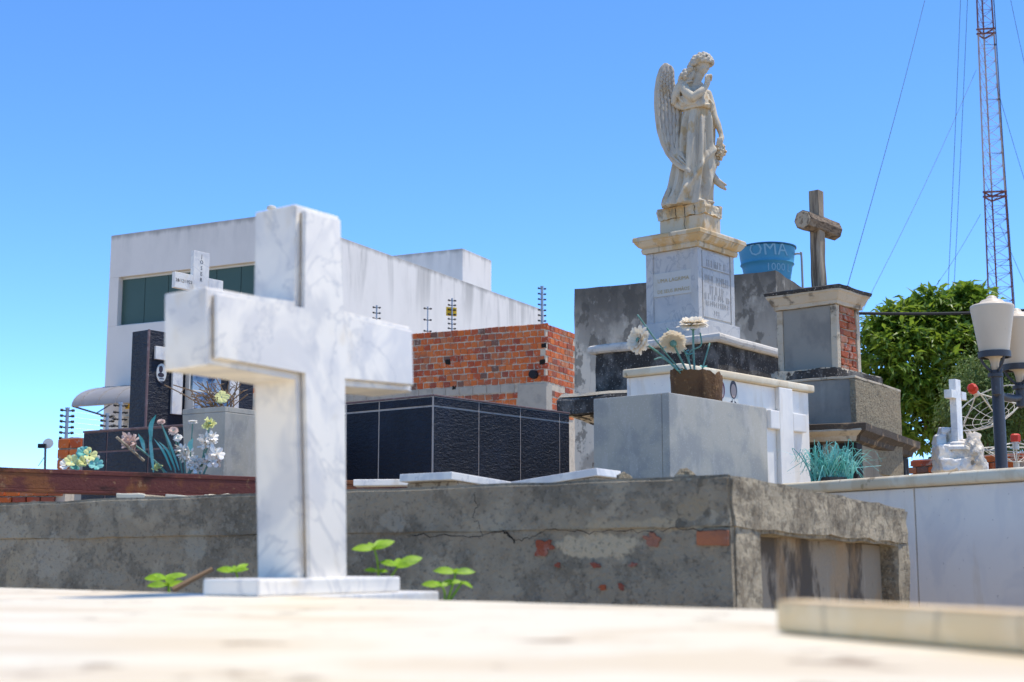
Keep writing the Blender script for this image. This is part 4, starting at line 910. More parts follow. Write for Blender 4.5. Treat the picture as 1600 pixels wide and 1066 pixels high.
for i in range(n): bm.faces.new((ro[7][i], ro[7][(i+1) % n], ri[7][(i+1) % n], ri[7][i]))
bm.faces.new(ro[0]); smooth_angle(obj('can', bm, 'rust_tin', T), 50)
obj('filling', lathe(B(), pc+Vector((0, 0, .10)), [(prr*.72, 0), (prr*.6, .012), (0, .02)], 20), 'soil', T)
def petal_ring(bm, c, ax, n, r0, r1, w, lift, curl, rr, jit=.15):
    ax = Vector(ax).normalized(); x = ax.orthogonal().normalized(); y = ax.cross(x)
    for i in range(n):
        t = 2*math.pi*(i+rr.uniform(-.3, .3))/n; d = x*math.cos(t)+y*math.sin(t); s = ax.cross(d); L_ = r1*(1+rr.uniform(-jit, jit))
        pr = []
        for (q, ww) in ((0, .35), (.45, .9), (.8, 1), (1, .45)):
            p = Vector(c)+d*(r0+(L_-r0)*q)+ax*(lift*q+curl*q*q)+ax*rr.uniform(-.03, .03)*r1
            pr.append((bm.verts.new(p-s*w*ww), bm.verts.new(p+ax*w*.25*ww), bm.verts.new(p+s*w*ww)))
        for q in range(3):
            for h in range(2): bm.faces.new((pr[q][h], pr[q][h+1], pr[q+1][h+1], pr[q+1][h]))
def flower(base, path, ax, r, m, label, group, kind='carnation', seed=0, name='artificial_flower'):
    rr = random.Random(seed); t = thing(name, base, label, 'flower', group); pts = curve_pts(path, 6); c = pts[-1]
    bm = B(); tube(bm, pts, .0048*(r/.05)**.5, 6); smooth_angle(obj('stem', bm, 'teal_stem', t), 80)
    bm = B(); A = Vector(ax).normalized()
    if kind == 'carnation':
        for (n, q, lf, cu) in ((22, 1, .05, -.18), (20, .92, .28, -.05), (16, .74, .5, .0), (12, .5, .62, .05), (7, .28, .68, .02)): petal_ring(bm, c+A*r*.12, A, n, r*.1, r*q, r*.165, r*lf*q, r*cu, rr)
    else:
        for k in range(6):        # a crumpled head of loose cloth petals
            off = Vector((rr.uniform(-.5, .5), rr.uniform(-.35, .1), rr.uniform(-.5, .5)))*r; a2 = (A+Vector((rr.gauss(0, .55), rr.gauss(0, .3), rr.gauss(0, .55)))).normalized()
            for (n, q, lf, cu) in ((5, .62, .25, -.12), (4, .42, .45, .1)): petal_ring(bm, c+off, a2, n, r*.04, r*q, r*.24*q+r*.05, r*lf, r*cu, rr, .3)
    smooth_angle(obj('blossom', bm, m, t), 80)
    bm = B(); q = A.to_track_quat('Z', 'Y').to_matrix(); ball(bm, c+A*r*.02, (r*.26, r*.26, r*.30), 10, 6, q); obj('calyx', bm, 'teal_stem', t, smooth=True)
    return t
b_ = pc+Vector((0, 0, .10))
flower(b_, [b_, P(1040, 560, 7.8), P(1000, 532, 7.7), ], (-.75, -.55, .15), .080, 'petal', 'cream fabric carnation drooping sideways, leftmost above the rusty tin', 'cream flowers in the rusty tin', seed=1)
flower(b_, [b_, P(1068, 570, 7.85), P(1052, 537, 7.8)], (.12, .55, .70), .078, 'petal', 'cream fabric carnation seen from behind, middle one above the rusty tin', 'cream flowers in the rusty tin', seed=2)
flower(b_, [b_, P(1084, 560, 7.9), P(1083, 510, 7.9)], (-.08, -.35, .9), .088, 'petal', 'largest cream fabric carnation, topmost above the rusty tin', 'cream flowers in the rusty tin', seed=3)
T = thing('plastic_stems', b_, 'bare green plastic stems left without blossoms in the rusty tin', 'stem')
for path in ([b_, P(1098, 575, 7.9), P(1109, 536, 7.9)], [b_, P(1076, 555, 7.9), P(1095, 540, 7.9), P(1094, 520, 7.9)], [b_, P(1035, 545, 7.8), P(996, 492, 7.7)], [b_, P(1060, 580, 7.8), P(1036, 560, 7.75), P(1022, 562, 7.75)], [b_, P(1070, 550, 7.85), P(1042, 513, 7.8)]):
    bm = B(); tube(bm, curve_pts(path, 6), .0045, 6); obj('stem', bm, 'teal_stem', T, smooth=True)
    bm = B(); petal_ring(bm, Vector(path[1]), (0, -.3, 1), 4, .004, .03, .006, .02, -.01, random.Random(3)); obj('leaf', bm, 'teal', T)

# ---------------------------------------------------------------- black tiled tomb
YK = 9.6
fD = frame((678, 616), (541, 631), (890, 649), YK)
aL = fD.onL(430, 645)[0]
T = thing('black_tomb', fD.pt(.5, .8, 0), 'low black textured-tile tomb with pale grout lines before the brick wall', 'tomb')
zt = fD.z; zj = zv(634, YK)
obj('core', fb(fD, .0045, aL, .0045, fD.LR, 0, zt-.012, .002), 'grout', T)
obj('top', fb(fD, -.004, aL, -.004, fD.LR+.004, zt-.0115, zt, .003), 'grout_red', T)
def tiles(f, face, joints, z0, z1, off=0, parent=None, gap=.013):
    for i in range(len(joints)-1):
        x0, x1 = joints[i]+gap/2, joints[i+1]-gap/2
        if face == 'L': obj('tile', fb(f, x0, x1, off, off+.014, z0+gap/2, z1-gap/2, .002), 'tile', parent)
        else: obj('tile', fb(f, off, off+.014, x0, x1, z0+gap/2, z1-gap/2, .002), 'tile', parent)
jl = [.014]+[fD.onL(u, 640)[0] for u in (592, 541)]; st_ = jl[-1]-jl[-2]; jl += [jl[-1]+st_, min(aL, jl[-1]+2*st_)]; jl = sorted(set(jl))
jr = [.001]+[fD.onR(u, 660)[0] for u in (749, 814, 875)]+[fD.LR]
for z0, z1 in ((zj, zt-.012), (zj-.66, zj), (zj-1.32, zj-.66)):
    tiles(fD, 'L', jl, max(z0, .01), z1, 0, T); tiles(fD, 'R', jr, max(z0, .01), z1, 0, T)

# ---------------------------------------------------------------- black memorial with plinth on the left
YH = 10.4
fE = frame((340, 659), (130, 684), (420, 672), YH-.9)
T = thing('memorial_plinth', fE.pt(.3, .3, 0), 'long low black tiled plinth with brown edge at left under the black memorial', 'tomb')
zt = fE.z; obj('core', fb(fE, .0045, fE.LL, .0045, 1.6, 0, zt-.014, .002), 'grout_red', T); obj('top_edge', fb(fE, -.004, fE.LL+.004, -.004, 1.6, zt-.0135, zt, .003), 'grout_red', T)
jl = [0]+sorted(fE.onL(u, 690)[0] for u in (300, 232, 167))+[fE.LL]; jr = [0, .55, 1.1, 1.6]
for z0, z1 in ((zt-.16, zt-.014), (zt-.72, zt-.16), (.02, zt-.72)):
    tiles(fE, 'L', jl, z0, z1, 0, T); tiles(fE, 'R', jr, z0, z1, 0, T)
fH = frame((233, 515), (207, 519), (398, 541), YH)
T = thing('black_memorial', fH.pt(fH.LL/2, fH.LR/2, zt), 'tall black tiled memorial slab with white marble crosses, oval portrait and glazed picture', 'memorial')
zh = fH.z
obj('core', fb(fH, .012, fH.LL, .012, fH.LR, zt, zh-.002, .002), 'grout_red', T); obj('tile', fb(fH, 0, fH.LL, 0, .011, zt, zh, .002), 'tile', T); obj('edge_trim', fb(fH, -.004, .011, -.004, .011, zt, zh+.002, .002), 'grout_red', T)
mid = fH.LR/2
for k in range(2): obj('tile', fb(fH, 0, .011, .012+k*mid, mid-.003+k*mid-.001, zt, zh-.0005, .002), 'tile', T)
def memcross(uc, lbl):
    b = fH.onR(uc, 600)[0]; w = .048; zc = fH.onR(uc, 557)[1]; z_b = fH.onR(uc, 648 if uc < 300 else 640)[1]
    c = obj('marble_cross', fb(fH, -.022, -.0005, b-w, b+w, z_b, zc+.20, .004), 'marble', T)
    for s in (-1, 1): obj('arm', fb(fH, -.022, -.0005, b+s*(w+.0005) if s > 0 else b-w-.17, b+w+.17 if s > 0 else b-w-.0005, zc-.045, zc+.055, .004), 'marble', c)
    return b, c
bA, cA = memcross(275, ''); bC, cC = memcross(364, '')
o = fH.pt(-.022, bC-.012, fH.onR(364, 610)[1])
obj('mark', text_bm(':', .05, o, fH.eR, UP, -fH.eL, .002), 'ink', cC)
o1 = oval(fH, 'R', 251.5, 583, .046, .071, 0, 'photo_pale', T, 'oval_portrait')
oval(fH, 'R', 251.5, 577, .018, .026, -.009, 'photo_dark', o1, 'portrait_face', .0012); oval(fH, 'R', 251.5, 586, .029, .017, -.009, 'photo_dark', o1, 'portrait_shoulders', .001)
for k in range(3):
    b, z = fH.onR(251.5, 592+4*k); obj('portrait_caption', fb(fH, -.0095, -.0085, b-.022+.004*k, b+.022-.004*k, z-.003, z+.003, 0), 'photo_dark', o1)
g0 = fH.onR(289, 600)[0]; g1 = fH.onR(352, 600)[0]; zg1 = fH.onR(320, 614)[1]; zg0 = fH.onR(320, 650)[1]
fr = obj('picture_case', fb(fH, -.10, -.001, g0, g1, zg0, zg1, .004), 'white_metal', T); obj('case_glass', fb(fH, -.104, -.1005, g0+.012, g1-.012, zg0, zg1-.012, .001), 'glass_blue', fr)
pic = obj('holy_picture', fb(fH, -.03, -.001, g0+.05, g1-.07, zg1+.001, fH.onR(320, 560)[1], .003), 'glass_blue', T)
obj('picture_rail', fb(fH, -.05, -.001, g0+.0, g0+.012, zg1+.001, fH.onR(320, 565)[1], .002), 'white_metal', T)
# small lettered cross on top of the memorial
bc = fH.onR(313, 470, .05)[0]; zA = fH.onR(313, 393, .05)[1]; zb0 = fH.onR(313, 432, .05)[1]; zb1 = fH.onR(313, 452, .05)[1]
w = (fH.onR(326, 420, .05)[0]-fH.onR(301, 420, .05)[0])/2; arm0 = fH.onR(273, 440, .05)[0]; arm1 = fH.onR(349, 440, .05)[0]
zb0 = fH.onR(273, 424, .05)[1]; zb1 = fH.onR(273, 449, .05)[1]
T = thing('lettered_cross', fH.pt(.07, bc, zh), 'small flat white cross with black lettering and a date, on the black memorial', 'cross')
sh = obj('shaft', fb(fH, .05, .085, bc-w, bc+w, zh-.002, zA, .004), 'marble', T)
la_ = obj('arm', fb(fH, .05, .085, arm0, bc-w-.0005, zb1, zb0, .004), 'marble', T); obj('arm', fb(fH, .05, .085, bc+w+.0005, arm1, zb1, zb0, .004), 'marble', T)
for i, ch_ in enumerate('JOSER'):
    b, z = fH.onR(313, 396+i*9.2, .05); obj('letter', text_bm(ch_, .042, fH.pt(.05, bc, z-.036), fH.eR, UP, -fH.eL, .0015, 'CENTER'), 'ink', sh)
obj('date', text_bm('28/12/1923', .036, fH.pt(.05, (arm0+bc-w)/2, (zb0+zb1)/2-.012), fH.eR, UP, -fH.eL, .0015, 'CENTER'), 'ink', la_)

# ---------------------------------------------------------------- left granite planter with dry twigs
YP = 7.9
fN = frame((352, 635), (285, 643), (425, 649), YP)
T = thing('tall_planter', fN.pt(fN.LL/2, fN.LR/2, 0), 'tapered dark grey granite flower box with dry twigs, left of the big cross shaft', 'planter')
zt = fN.z; tp = .03
def taper_box(bm, f, a0, a1, b0, b1, z0, z1, t): return hexa(bm, [f.pt(a0+t, b0+t, z0), f.pt(a1-t, b0+t, z0), f.pt(a1-t, b1-t, z0), f.pt(a0+t, b1-t, z0), f.pt(a0, b0, z1), f.pt(a1, b0, z1), f.pt(a1, b1, z1), f.pt(a0, b1, z1)], .005)
obj('box', taper_box(B(), fN, 0, fN.LL, 0, fN.LR, zt-.62, zt-.03, tp), 'granite', T)
for (a0, a1_, b0, b1_) in ((0, fN.LL, 0, .03), (0, .03, .0305, fN.LR), (fN.LL-.03, fN.LL, .0305, fN.LR), (.0305, fN.LL-.0305, fN.LR-.03, fN.LR)): obj('rim', fb(fN, a0, a1_, b0, b1_, zt-.0295, zt, .003), 'granite', T)
obj('stand', fb(fN, .05, fN.LL-.05, .05, fN.LR-.05, 0, zt-.621, .01), 'cement', T)
rr = random.Random(11); c0 = fN.pt(fN.LL*.5, fN.LR*.4, zt-.03)
T = thing('dry_twigs', c0, 'tangle of dry brown twigs with one withered bloom in the dark planter', 'twigs')
for i in range(26):
    d = Vector((rr.uniform(-1.3, .5), rr.uniform(-.4, .4), rr.uniform(.25, 1))).normalized(); L_ = rr.uniform(.12, .34); s = c0+Vector((rr.uniform(-.06, .06), rr.uniform(-.06, .06), 0))
    p = [s, s+d*L_*.5+Vector((rr.uniform(-.03, .03), 0, rr.uniform(-.02, .03))), s+d*L_+Vector((rr.uniform(-.06, .03), 0, rr.uniform(-.05, .02)))]
    bm = B(); tube(bm, curve_pts(p, 4), .0035, 5)
    for k in range(3):
        q = s+d*L_*rr.uniform(.4, .9); tube(bm, [q, q+Vector((rr.uniform(-1, 1), rr.uniform(-1, 1), rr.uniform(-.3, 1))).normalized()*.06], .002, 4)
    obj('twig', bm, 'twig', T)
bm = B(); petal_ring(bm, c0+Vector((.0, -.05, .10)), (0, -.8, .5), 9, .004, .045, .014, .01, -.01, rr); obj('withered_bloom', bm, 'petal_yellow', T)

# flower trough behind the beam
YF = 7.25
ta, tb = P(255, 738, YF), P(326, 741, YF)
T = thing('flower_trough', ta.lerp(tb, .5)-Vector((0, 0, .25)), 'low dark trough of artificial flowers behind the rusty beam', 'planter')
bm = B(); hexa(bm, [Vector((p.x, p.y+dy, p.z+z)) for z in (-.26, 0) for p, dy in ((ta, 0), (tb, 0), (tb, .2), (ta, .2))], .006); obj('trough', bm, 'black_plastic', T)
zt_ = ta.z-.01
def fl(u, v, r, m, label, ax, kind='rose', ub=None, seed=0, Y=YF+.08):
    b = P(ub or (290+(u-290)*.25), 741, Y); h = P(u, v, Y); midp = b.lerp(h, .5)+Vector((0, 0, .01))
    return flower(b, [b, midp, h], ax, r, m, label, 'artificial flowers in the dark trough', kind, seed)
fl(207, 693, .058, 'petal_pink', 'faded pink fabric rose at left of the dark trough', (-.6, -.6, .4), ub=262, seed=1)
fl(287, 706, .055, 'petal_white', 'white fabric rose in the middle of the dark trough', (-.5, -.8, .3), seed=2)
fl(304, 725, .05, 'petal_white', 'low white fabric rose at the front of the trough', (-.1, -.9, .4), seed=3)
fl(327, 690, .058, 'petal_white', 'upper white fabric rose against the dark planter', (.1, -.8, .5), ub=312, seed=4)
fl(332, 716, .066, 'petal_white', 'biggest white fabric rose at right of the trough', (.3, -.9, .2), ub=318, seed=5)
fl(312, 727, .045, 'petal_white', 'small white fabric rose between the two big ones', (0, -1, .2), seed=15)
fl(328, 662, .036, 'petal_yellow', 'pale yellow fabric bloom highest above the trough', (.1, -.7, .6), ub=312, seed=6)
fl(252, 660, .022, 'petal_pink', 'small faded bloom on a tall stem beside the green leaf', (0, -.5, .8), 'carnation', 275, 7)
fl(271, 674, .026, 'petal_pink', 'small faded bloom below the tall one in the trough', (0, -.8, .6), 'carnation', 285, 8)
fl(278, 685, .024, 'petal_white', 'small pale bloom left of the white roses', (0, -.8, .6), 'carnation', 285, 9)
fl(301, 661, .026, 'petal_white', 'small flat white bloom in front of the dark planter', (0, -.2, 1), 'carnation', 296, 10)
fl(246, 730, .03, 'petal_yellow', 'low yellow bloom at the left end of the trough', (0, -.8, .6), 'rose', 258, 12)
def leafblade(bm, pts, w):
    pts = curve_pts(pts, 5); n = len(pts); pr = []
    for i, p in enumerate(pts):
        d = (pts[min(i+1, n-1)]-pts[max(i-1, 0)]).normalized(); s = d.cross(Vector((0, 1, 0))).normalized(); ww = w*math.sin(math.pi*(.12+.86*i/(n-1)))
        pr.append((bm.verts.new(p-s*ww), bm.verts.new(p+Vector((0, .25*w, 0))), bm.verts.new(p+s*ww)))
    for i in range(n-1):
        for h in range(2): bm.faces.new((pr[i][h], pr[i][h+1], pr[i+1][h+1], pr[i+1][h]))
T = thing('plastic_leaves', P(262, 741, YF+.08), 'upright turquoise plastic leaves among the flowers in the trough', 'leaves')
for pts, w in (([(240, 738), (236, 700), (234, 672)], .009), ([(236, 690), (236, 665), (244, 648)], .012), ([(226, 705), (222, 690), (216, 678)], .010), ([(300, 705), (297, 695), (302, 685)], .014), ([(268, 735), (255, 705), (240, 685)], .006), ([(280, 735), (268, 700), (254, 665)], .006), ([(275, 735), (262, 705), (248, 690)], .006)):
    bm = B(); leafblade(bm, [P(u, v, YF+.06) for u, v in pts], w); obj('leaf', bm, 'teal', T)
bm = B(); tube(bm, [P(182, 683, YF), P(225, 720, YF+.1)], .007, 6); tag(obj('cane', bm, 'wood_end', loc=P(225, 720, YF+.1)), 'short tan cane leaning behind the pink rose', 'cane')
c0 = P(130, 738, YF-.2)
T = thing('flower_posy', c0-Vector((0, 0, .05)), 'small posy of yellow and turquoise plastic flowers on the beam at far left', 'flowers')
bm = B(); tube(bm, [c0-Vector((0, 0, .06)), c0], [.035, .045], 12); obj('cup', bm, 'black_plastic', T)
rr = random.Random(21)
for (u, v, m) in ((112, 722, 'petal_yellow'), (124, 716, 'teal'), (131, 708, 'teal'), (140, 712, 'petal_yellow'), (147, 722, 'petal_white'), (132, 724, 'petal_yellow'), (120, 727, 'teal'), (150, 727, 'teal'), (104, 727, 'petal_white')):
    bm = B(); petal_ring(bm, P(u, v, YF-.2+rr.uniform(-.04, .04)), (rr.uniform(-.5, .5), -.8, .5), 6, .004, .036, .013, .015, .0, rr); obj('blossom', bm, m, T)
# ---------------------------------------------------------------- vegetation on the right
def tree_crown(center, rad, n_clump, leaves, ll, rr, lobes, droop=.3):
    bm = bmesh.new(); tips = []
    c = Vector(center)
    verts = []; faces = []
    for i in range(n_clump):
        # clumps sit on a few overlapping lobes, denser outside
        lc, lr = rr.choice(lobes); d = Vector((rr.gauss(0, 1), rr.gauss(0, 1), rr.gauss(0, 1)+.25)).normalized(); q = rr.uniform(.5, 1.08)**.6
        p = c+Vector((lc[0]+d.x*lr[0]*q, lc[1]+d.y*lr[1]*q, lc[2]+d.z*lr[2]*q)); tips.append(p)
        out = Vector((d.x, d.y, d.z*.5+.15)).normalized(); L_ = rr.uniform(.16, .34)
        for k in range(leaves):
            s = rr.random(); b = p+out*L_*(s-.4)+Vector((rr.gauss(0, .05), rr.gauss(0, .05), rr.gauss(0, .045)))
            ld = (out*.7+Vector((rr.gauss(0, .6), rr.gauss(0, .6), rr.gauss(0, .4)-droop))).normalized(); sd = ld.cross(Vector((rr.gauss(0, .5), rr.gauss(0, .5), 1))).normalized(); up = sd.cross(ld)
            l = ll*rr.uniform(.65, 1.25); w = l*.19; i0 = len(verts)
            verts += [b, b+ld*l*.45-sd*w+up*w*.5, b+ld*l*.45, b+ld*l*.45+sd*w+up*w*.5, b+ld*l-up*l*.12]
            faces += [(i0, i0+1, i0+2), (i0, i0+2, i0+3), (i0+1, i0+4, i0+2), (i0+2, i0+4, i0+3)]
    return verts, faces, tips
def mesh_obj(name, verts, faces, m, parent):
    me = bpy.data.meshes.new(name); b = W[parent.name]; me.from_pydata([v-b for v in verts], [], faces); me.materials.append(M[m]); me.update()
    o = link(bpy.data.objects.new(name, me)); o.parent = parent; W[o.name] = b; return o
rr = random.Random(31)
YTR = 19.0
def lob(u, v, Y, ru, rv, ry): 
    p = P(u, v, Y); s = Y/FPX; return ((p.x, p.y, p.z), (ru*s, ry, rv*s))
base = P(1470, 720, YTR); base.z = 0
T = thing('broadleaf_tree', base, 'dense glossy green broadleaf tree behind the lamp post and tall tomb', 'tree')
lobs = [lob(1470, 575, YTR, 85, 75, .8), lob(1410, 570, YTR-.2, 60, 55, .7), lob(1400, 650, YTR, 65, 55, .7), lob(1485, 660, YTR, 85, 60, .8), lob(1552, 625, YTR+.3, 70, 70, .9), lob(1455, 492, YTR, 26, 30, .35), lob(1508, 485, YTR, 24, 26, .35), lob(1440, 520, YTR, 45, 30, .5), lob(1530, 520, YTR, 45, 30, .5), lob(1392, 520, YTR, 22, 22, .35), lob(1625, 640, YTR, 50, 60, .6)]
V, Fc, tips = tree_crown((0, 0, 0), 1, 1150, 19, .155, rr, lobs, .45)
mesh_obj('crown', V, Fc, 'leaf', T)
bm = B(); c1 = P(1480, 690, YTR+.2); tube(bm, curve_pts([base, base.lerp(c1, .6)+Vector((.06, 0, 0)), c1], 5), [.17-.05*i/10 for i in range(11)], 10)
obj('trunk', bm, 'bark', T, smooth=True)
bm = B()
for i in range(34):
    t_ = rr.choice(tips); c2 = c1.lerp(t_, .45)+Vector((rr.uniform(-.15, .15), rr.uniform(-.1, .1), rr.uniform(0, .15))); tube(bm, curve_pts([c1, c2, t_], 4), [.055-.048*k/8 for k in range(9)], 6)
obj('limbs', bm, 'bark', T, smooth=True)
# feathery shrub in front
YS = 15.5; base = P(1545, 760, YS); base.z = 0
T = thing('feathery_shrub', base, 'light green feathery shrub behind the lamp post and dish antenna', 'shrub')
lobs = [lob(1560, 600, YS, 55, 45, .5), lob(1590, 640, YS, 45, 60, .5), lob(1520, 640, YS, 40, 45, .4), lob(1548, 690, YS, 22, 40, .3), lob(1620, 590, YS, 50, 60, .5)]
V, Fc, tips = tree_crown((0, 0, 0), 1, 900, 26, .055, rr, lobs, .8); mesh_obj('foliage', V, Fc, 'leaf_fine', T)
bm = B()
for i in range(16): t_ = rr.choice(tips); tube(bm, curve_pts([base+Vector((rr.uniform(-.1, .1), 0, 0)), base.lerp(t_, .5)+Vector((0, 0, .15)), t_], 4), [.03-.025*k/8 for k in range(9)], 5)
obj('stems', bm, 'bark', T)
# low brick wall between
YL = 13.5
fL = frame((1600, 707), (1425, 711), (1700, 712), YL, Yl=YL+1.3, Yr=YL+1)
T = thing('low_brick_wall', fL.pt(0, 0, 0), 'low red brick wall behind the rock cross and lamp post', 'wall')
obj('mortar_core', fb(fL, 0, fL.LL, .0, .15, 0, fL.z, .004), 'mortar', T)
bh = (fL.z-zv(735, YL+.6))/2.0; bw = fL.LL/9.0; vv = variants('brick', 'brick', bw*.95, .05, bh*.88, .005, .006)
for r_ in range(4):
    for i in range(9): place(rr.choice(vv), 'brick', fL, bw*(i+.5+(.5 if r_ % 2 else 0)), -.012, fL.z-.01-bh*(r_+.5), math.atan2(fL.eL.y, fL.eL.x), T, .008, rr)
# mesh dish antennas
def dish(c, R_, aim, label, feed=None):
    t = thing('dish_antenna', c, label, 'antenna', 'mesh dish antennas with red feed heads'); aim = Vector(aim).normalized(); x = aim.orthogonal().normalized(); y = aim.cross(x)
    pt = lambda r_, th: c+x*r_*math.cos(th)+y*r_*math.sin(th)+aim*(r_*r_/(R_*2.6))
    bm = B()
    for i in range(12): tube(bm, [pt(R_*k/5, i*math.pi/6) for k in range(6)], .0028, 4)
    for k in range(1, 6): tube(bm, [pt(R_*k/5, i*math.pi/12) for i in range(25)], .0024 if k < 5 else .007, 4)
    obj('mesh_reflector', bm, 'white_metal', t)
    f_ = feed if feed is not None else c+aim*R_*.62
    for k in range(3):
        bm = B(); tube(bm, curve_pts([pt(R_*(.25 if k == 0 else .95), k*2.1+.4), pt(R_*.5, k*2.1+.4).lerp(f_, .6)+aim*.06, f_], 5), .007, 6); obj('feed_arm', bm, 'white_metal', t)
    d = (f_-c).normalized()
    bm = B(); tube(bm, [f_-d*.05, f_+d*.02], [.03, .03], 12); obj('feed_collar', bm, 'alu', t)
    bm = B(); tube(bm, [f_+d*.02, f_+d*.03, f_+d*.08, f_+d*.095], [.04, .048, .048, .03], 8); obj('feed_cap', bm, 'red_plastic', t)
    bm = B(); tube(bm, [c, c+Vector((.05, .1, -c.z))], .03, 8); obj('mast', bm, 'white_metal', t)
    return t
YD = 13.0
dc = P(1556, 655, YD+.6); dish(dc, .36, (-.55, -.35, .75), 'white mesh dish antenna with red feed head beside the rock cross', P(1523, 612, YD+.2))
dc2 = P(1588, 722, YD); dish(dc2, .3, (0, -.15, 1), 'white mesh dish with red feed head right of the lamp post', P(1587, 694, YD))

# ---------------------------------------------------------------- lamp post
YLm = 12.4; s_ = YLm/FPX
pb = P(1565, 727, YLm); pz1 = zv(566, YLm)
T = thing('lamp_post', Vector((pb.x, pb.y, 0)), 'blue-grey iron lamp post with two cream tapered shades', 'lamp post')
bm = B(); lathe(bm, (pb.x, pb.y, 0), [(.07, 0), (.07, .5), (.055, .55), (.05, pz1), (.046, pz1+.01), (0, pz1+.012)], 20); smooth_angle(obj('post', bm, 'lamp_metal', T))
def lamp(u, vtop, Y, first=True):
    s = Y/FPX; c = P(u, vtop, Y); x, y = c.x, c.y; zt = c.z
    H = (574-462)*s*.98; rt = 34*s; rb_ = 22.5*s
    bm = B(); lathe(bm, (x, y, zt), [(0, 0), (rt*.12, -rt*.01), (rt*.22, -rt*.07), (rt*.24, -rt*.14), (rt*.28, -rt*.18), (rt*.44, -rt*.22), (rt*.52, -rt*.28), (rt*.55, -rt*.33), (rt*.62, -rt*.37), (rt*.9, -rt*.45), (rt*.98, -rt*.50), (rt, -rt*.55), (rt*.985, -rt*.62), (rb_, -H*.84), (rb_-.008, -H*.84)], 40); sh = obj('lamp_shade', bm, 'lamp_shade', T); smooth_angle(sh, 45)
    zr = zt-H*.82
    bm = B(); lathe(bm, (x, y, zr), [(rb_+.002, 0), (rb_+.014, 0), (rb_+.014, -.055), (rb_-.004, -.055), (rb_+.002, 0)], 40); smooth_angle(obj('ring', bm, 'lamp_metal', T))
    bm = B(); lathe(bm, (x, y, zr-.05), [(rb_-.01, .02), (.05, -.01), (.035, -.06), (.03, -.13)], 24); obj('lamp_holder', bm, 'lamp_shade', T, smooth=True)
    zk = zr-.18
    for k in range(3):
        t = k*2.094+.9; p0 = Vector((x+rb_*math.cos(t), y+rb_*math.sin(t), zr-.04)); bm = B(); tube(bm, curve_pts([p0, Vector((x+rb_*.75*math.cos(t), y+rb_*.75*math.sin(t), zr-.11)), Vector((x+.03*math.cos(t), y+.03*math.sin(t), zk))], 5), .012, 8); obj('bracket_arm', bm, 'lamp_metal', T, smooth=True)
    bm = B(); lathe(bm, (x, y, zk-.22), [(0, 0), (.04, .02), (.042, .17), (.065, .175), (.065, .205), (.04, .215), (.03, .24), (0, .24)], 20); smooth_angle(obj('socket_tube', bm, 'lamp_metal', T))
    bm = B(); tube(bm, curve_pts([Vector((x, y, zk-.12)), Vector(((x+pb.x)/2, (y+pb.y)/2, zk-.14)), Vector((pb.x, pb.y, zk-.12))], 5), .034, 10); obj('side_arm', bm, 'lamp_metal', T, smooth=True)
lamp(1549, 462, YLm-.1); lamp(1587, 482, YLm+.25)

# ---------------------------------------------------------------- small cross on a carved rock
YR = 10.0
cb = P(1505, 735, YR); s_ = YR/FPX
T = thing('rock_cross', Vector((cb.x, cb.y+.2, 0)), 'white marble cross on a carved rock with a draped scroll, beside the lamp post', 'grave marker')
bm = B(); bmesh.ops.create_icosphere(bm, subdivisions=4, radius=1)
for v in bm.verts:
    d = v.co.normalized(); p = d*2.2
    h = (v.co.z+1)/2; w = .165*(1-.55*h**1.5); q = 1+.10*mnoise.noise(p)+.06*mnoise.noise(p*2.7)
    cell = mnoise.cell(Vector((math.atan2(d.y, d.x)*1.6, h*4.2, 0)))*.07
    v.co = Vector((cb.x+d.x*w*(q+cell)*1.0, cb.y+.2+d.y*w*(q+cell), cb.z-.35+(.35+.235)*h*(1+.03*mnoise.noise(p*2))))
rockbm = bm
for (u0, u1, v0, v1) in ((1471, 1494, 736, 716), (1494, 1520, 737, 716), (1520, 1546, 737, 722), (1470, 1490, 716, 693), (1491, 1516, 716, 690), (1517, 1538, 720, 702), (1472, 1492, 693, 676), (1493, 1512, 690, 674), (1480, 1498, 676, 664), (1498, 1514, 674, 663), (1513, 1527, 702, 684)):
    p0 = P(u0+.6, v0-.6, YR-.02); p1 = P(u1-.6, v1+.6, YR-.02); yo = .0+.10*(v0 < 700)+.05*(v0 < 720); bm = B(); hexa(bm, [Vector((x, y, z)) for z in (p0.z, p1.z) for x, y in ((p0.x, p0.y+yo), (p1.x, p0.y+yo), (p1.x, p0.y+.25), (p0.x, p0.y+.25))], .012); rough(bm, 3, .016, 16, u0); add(rockbm, bm)
rme = bpy.data.meshes.new('rock'); bmesh.ops.translate(rockbm, vec=-W[T.name], verts=rockbm.verts); bmesh.ops.recalc_face_normals(rockbm, faces=rockbm.faces); rockbm.to_mesh(rme); rockbm.free()
rtmp = link(bpy.data.objects.new('rock_tmp', rme)); rmd = rtmp.modifiers.new('r', 'REMESH'); rmd.mode = 'VOXEL'; rmd.voxel_size = .008
bpy.context.view_layer.update(); rme2 = bpy.data.meshes.new_from_object(rtmp.evaluated_get(bpy.context.evaluated_depsgraph_get())); bpy.data.objects.remove(rtmp)
for v in rme2.vertices: v.co += v.normal*(.012*mnoise.noise(v.co*16)+.006*mnoise.noise(v.co*40))
rme2.materials.clear(); rme2.materials.append(M['marble']); rme2.name = 'rock'; ro_ = link(bpy.data.objects.new('rock', rme2)); ro_.parent = T; W[ro_.name] = W[T.name]
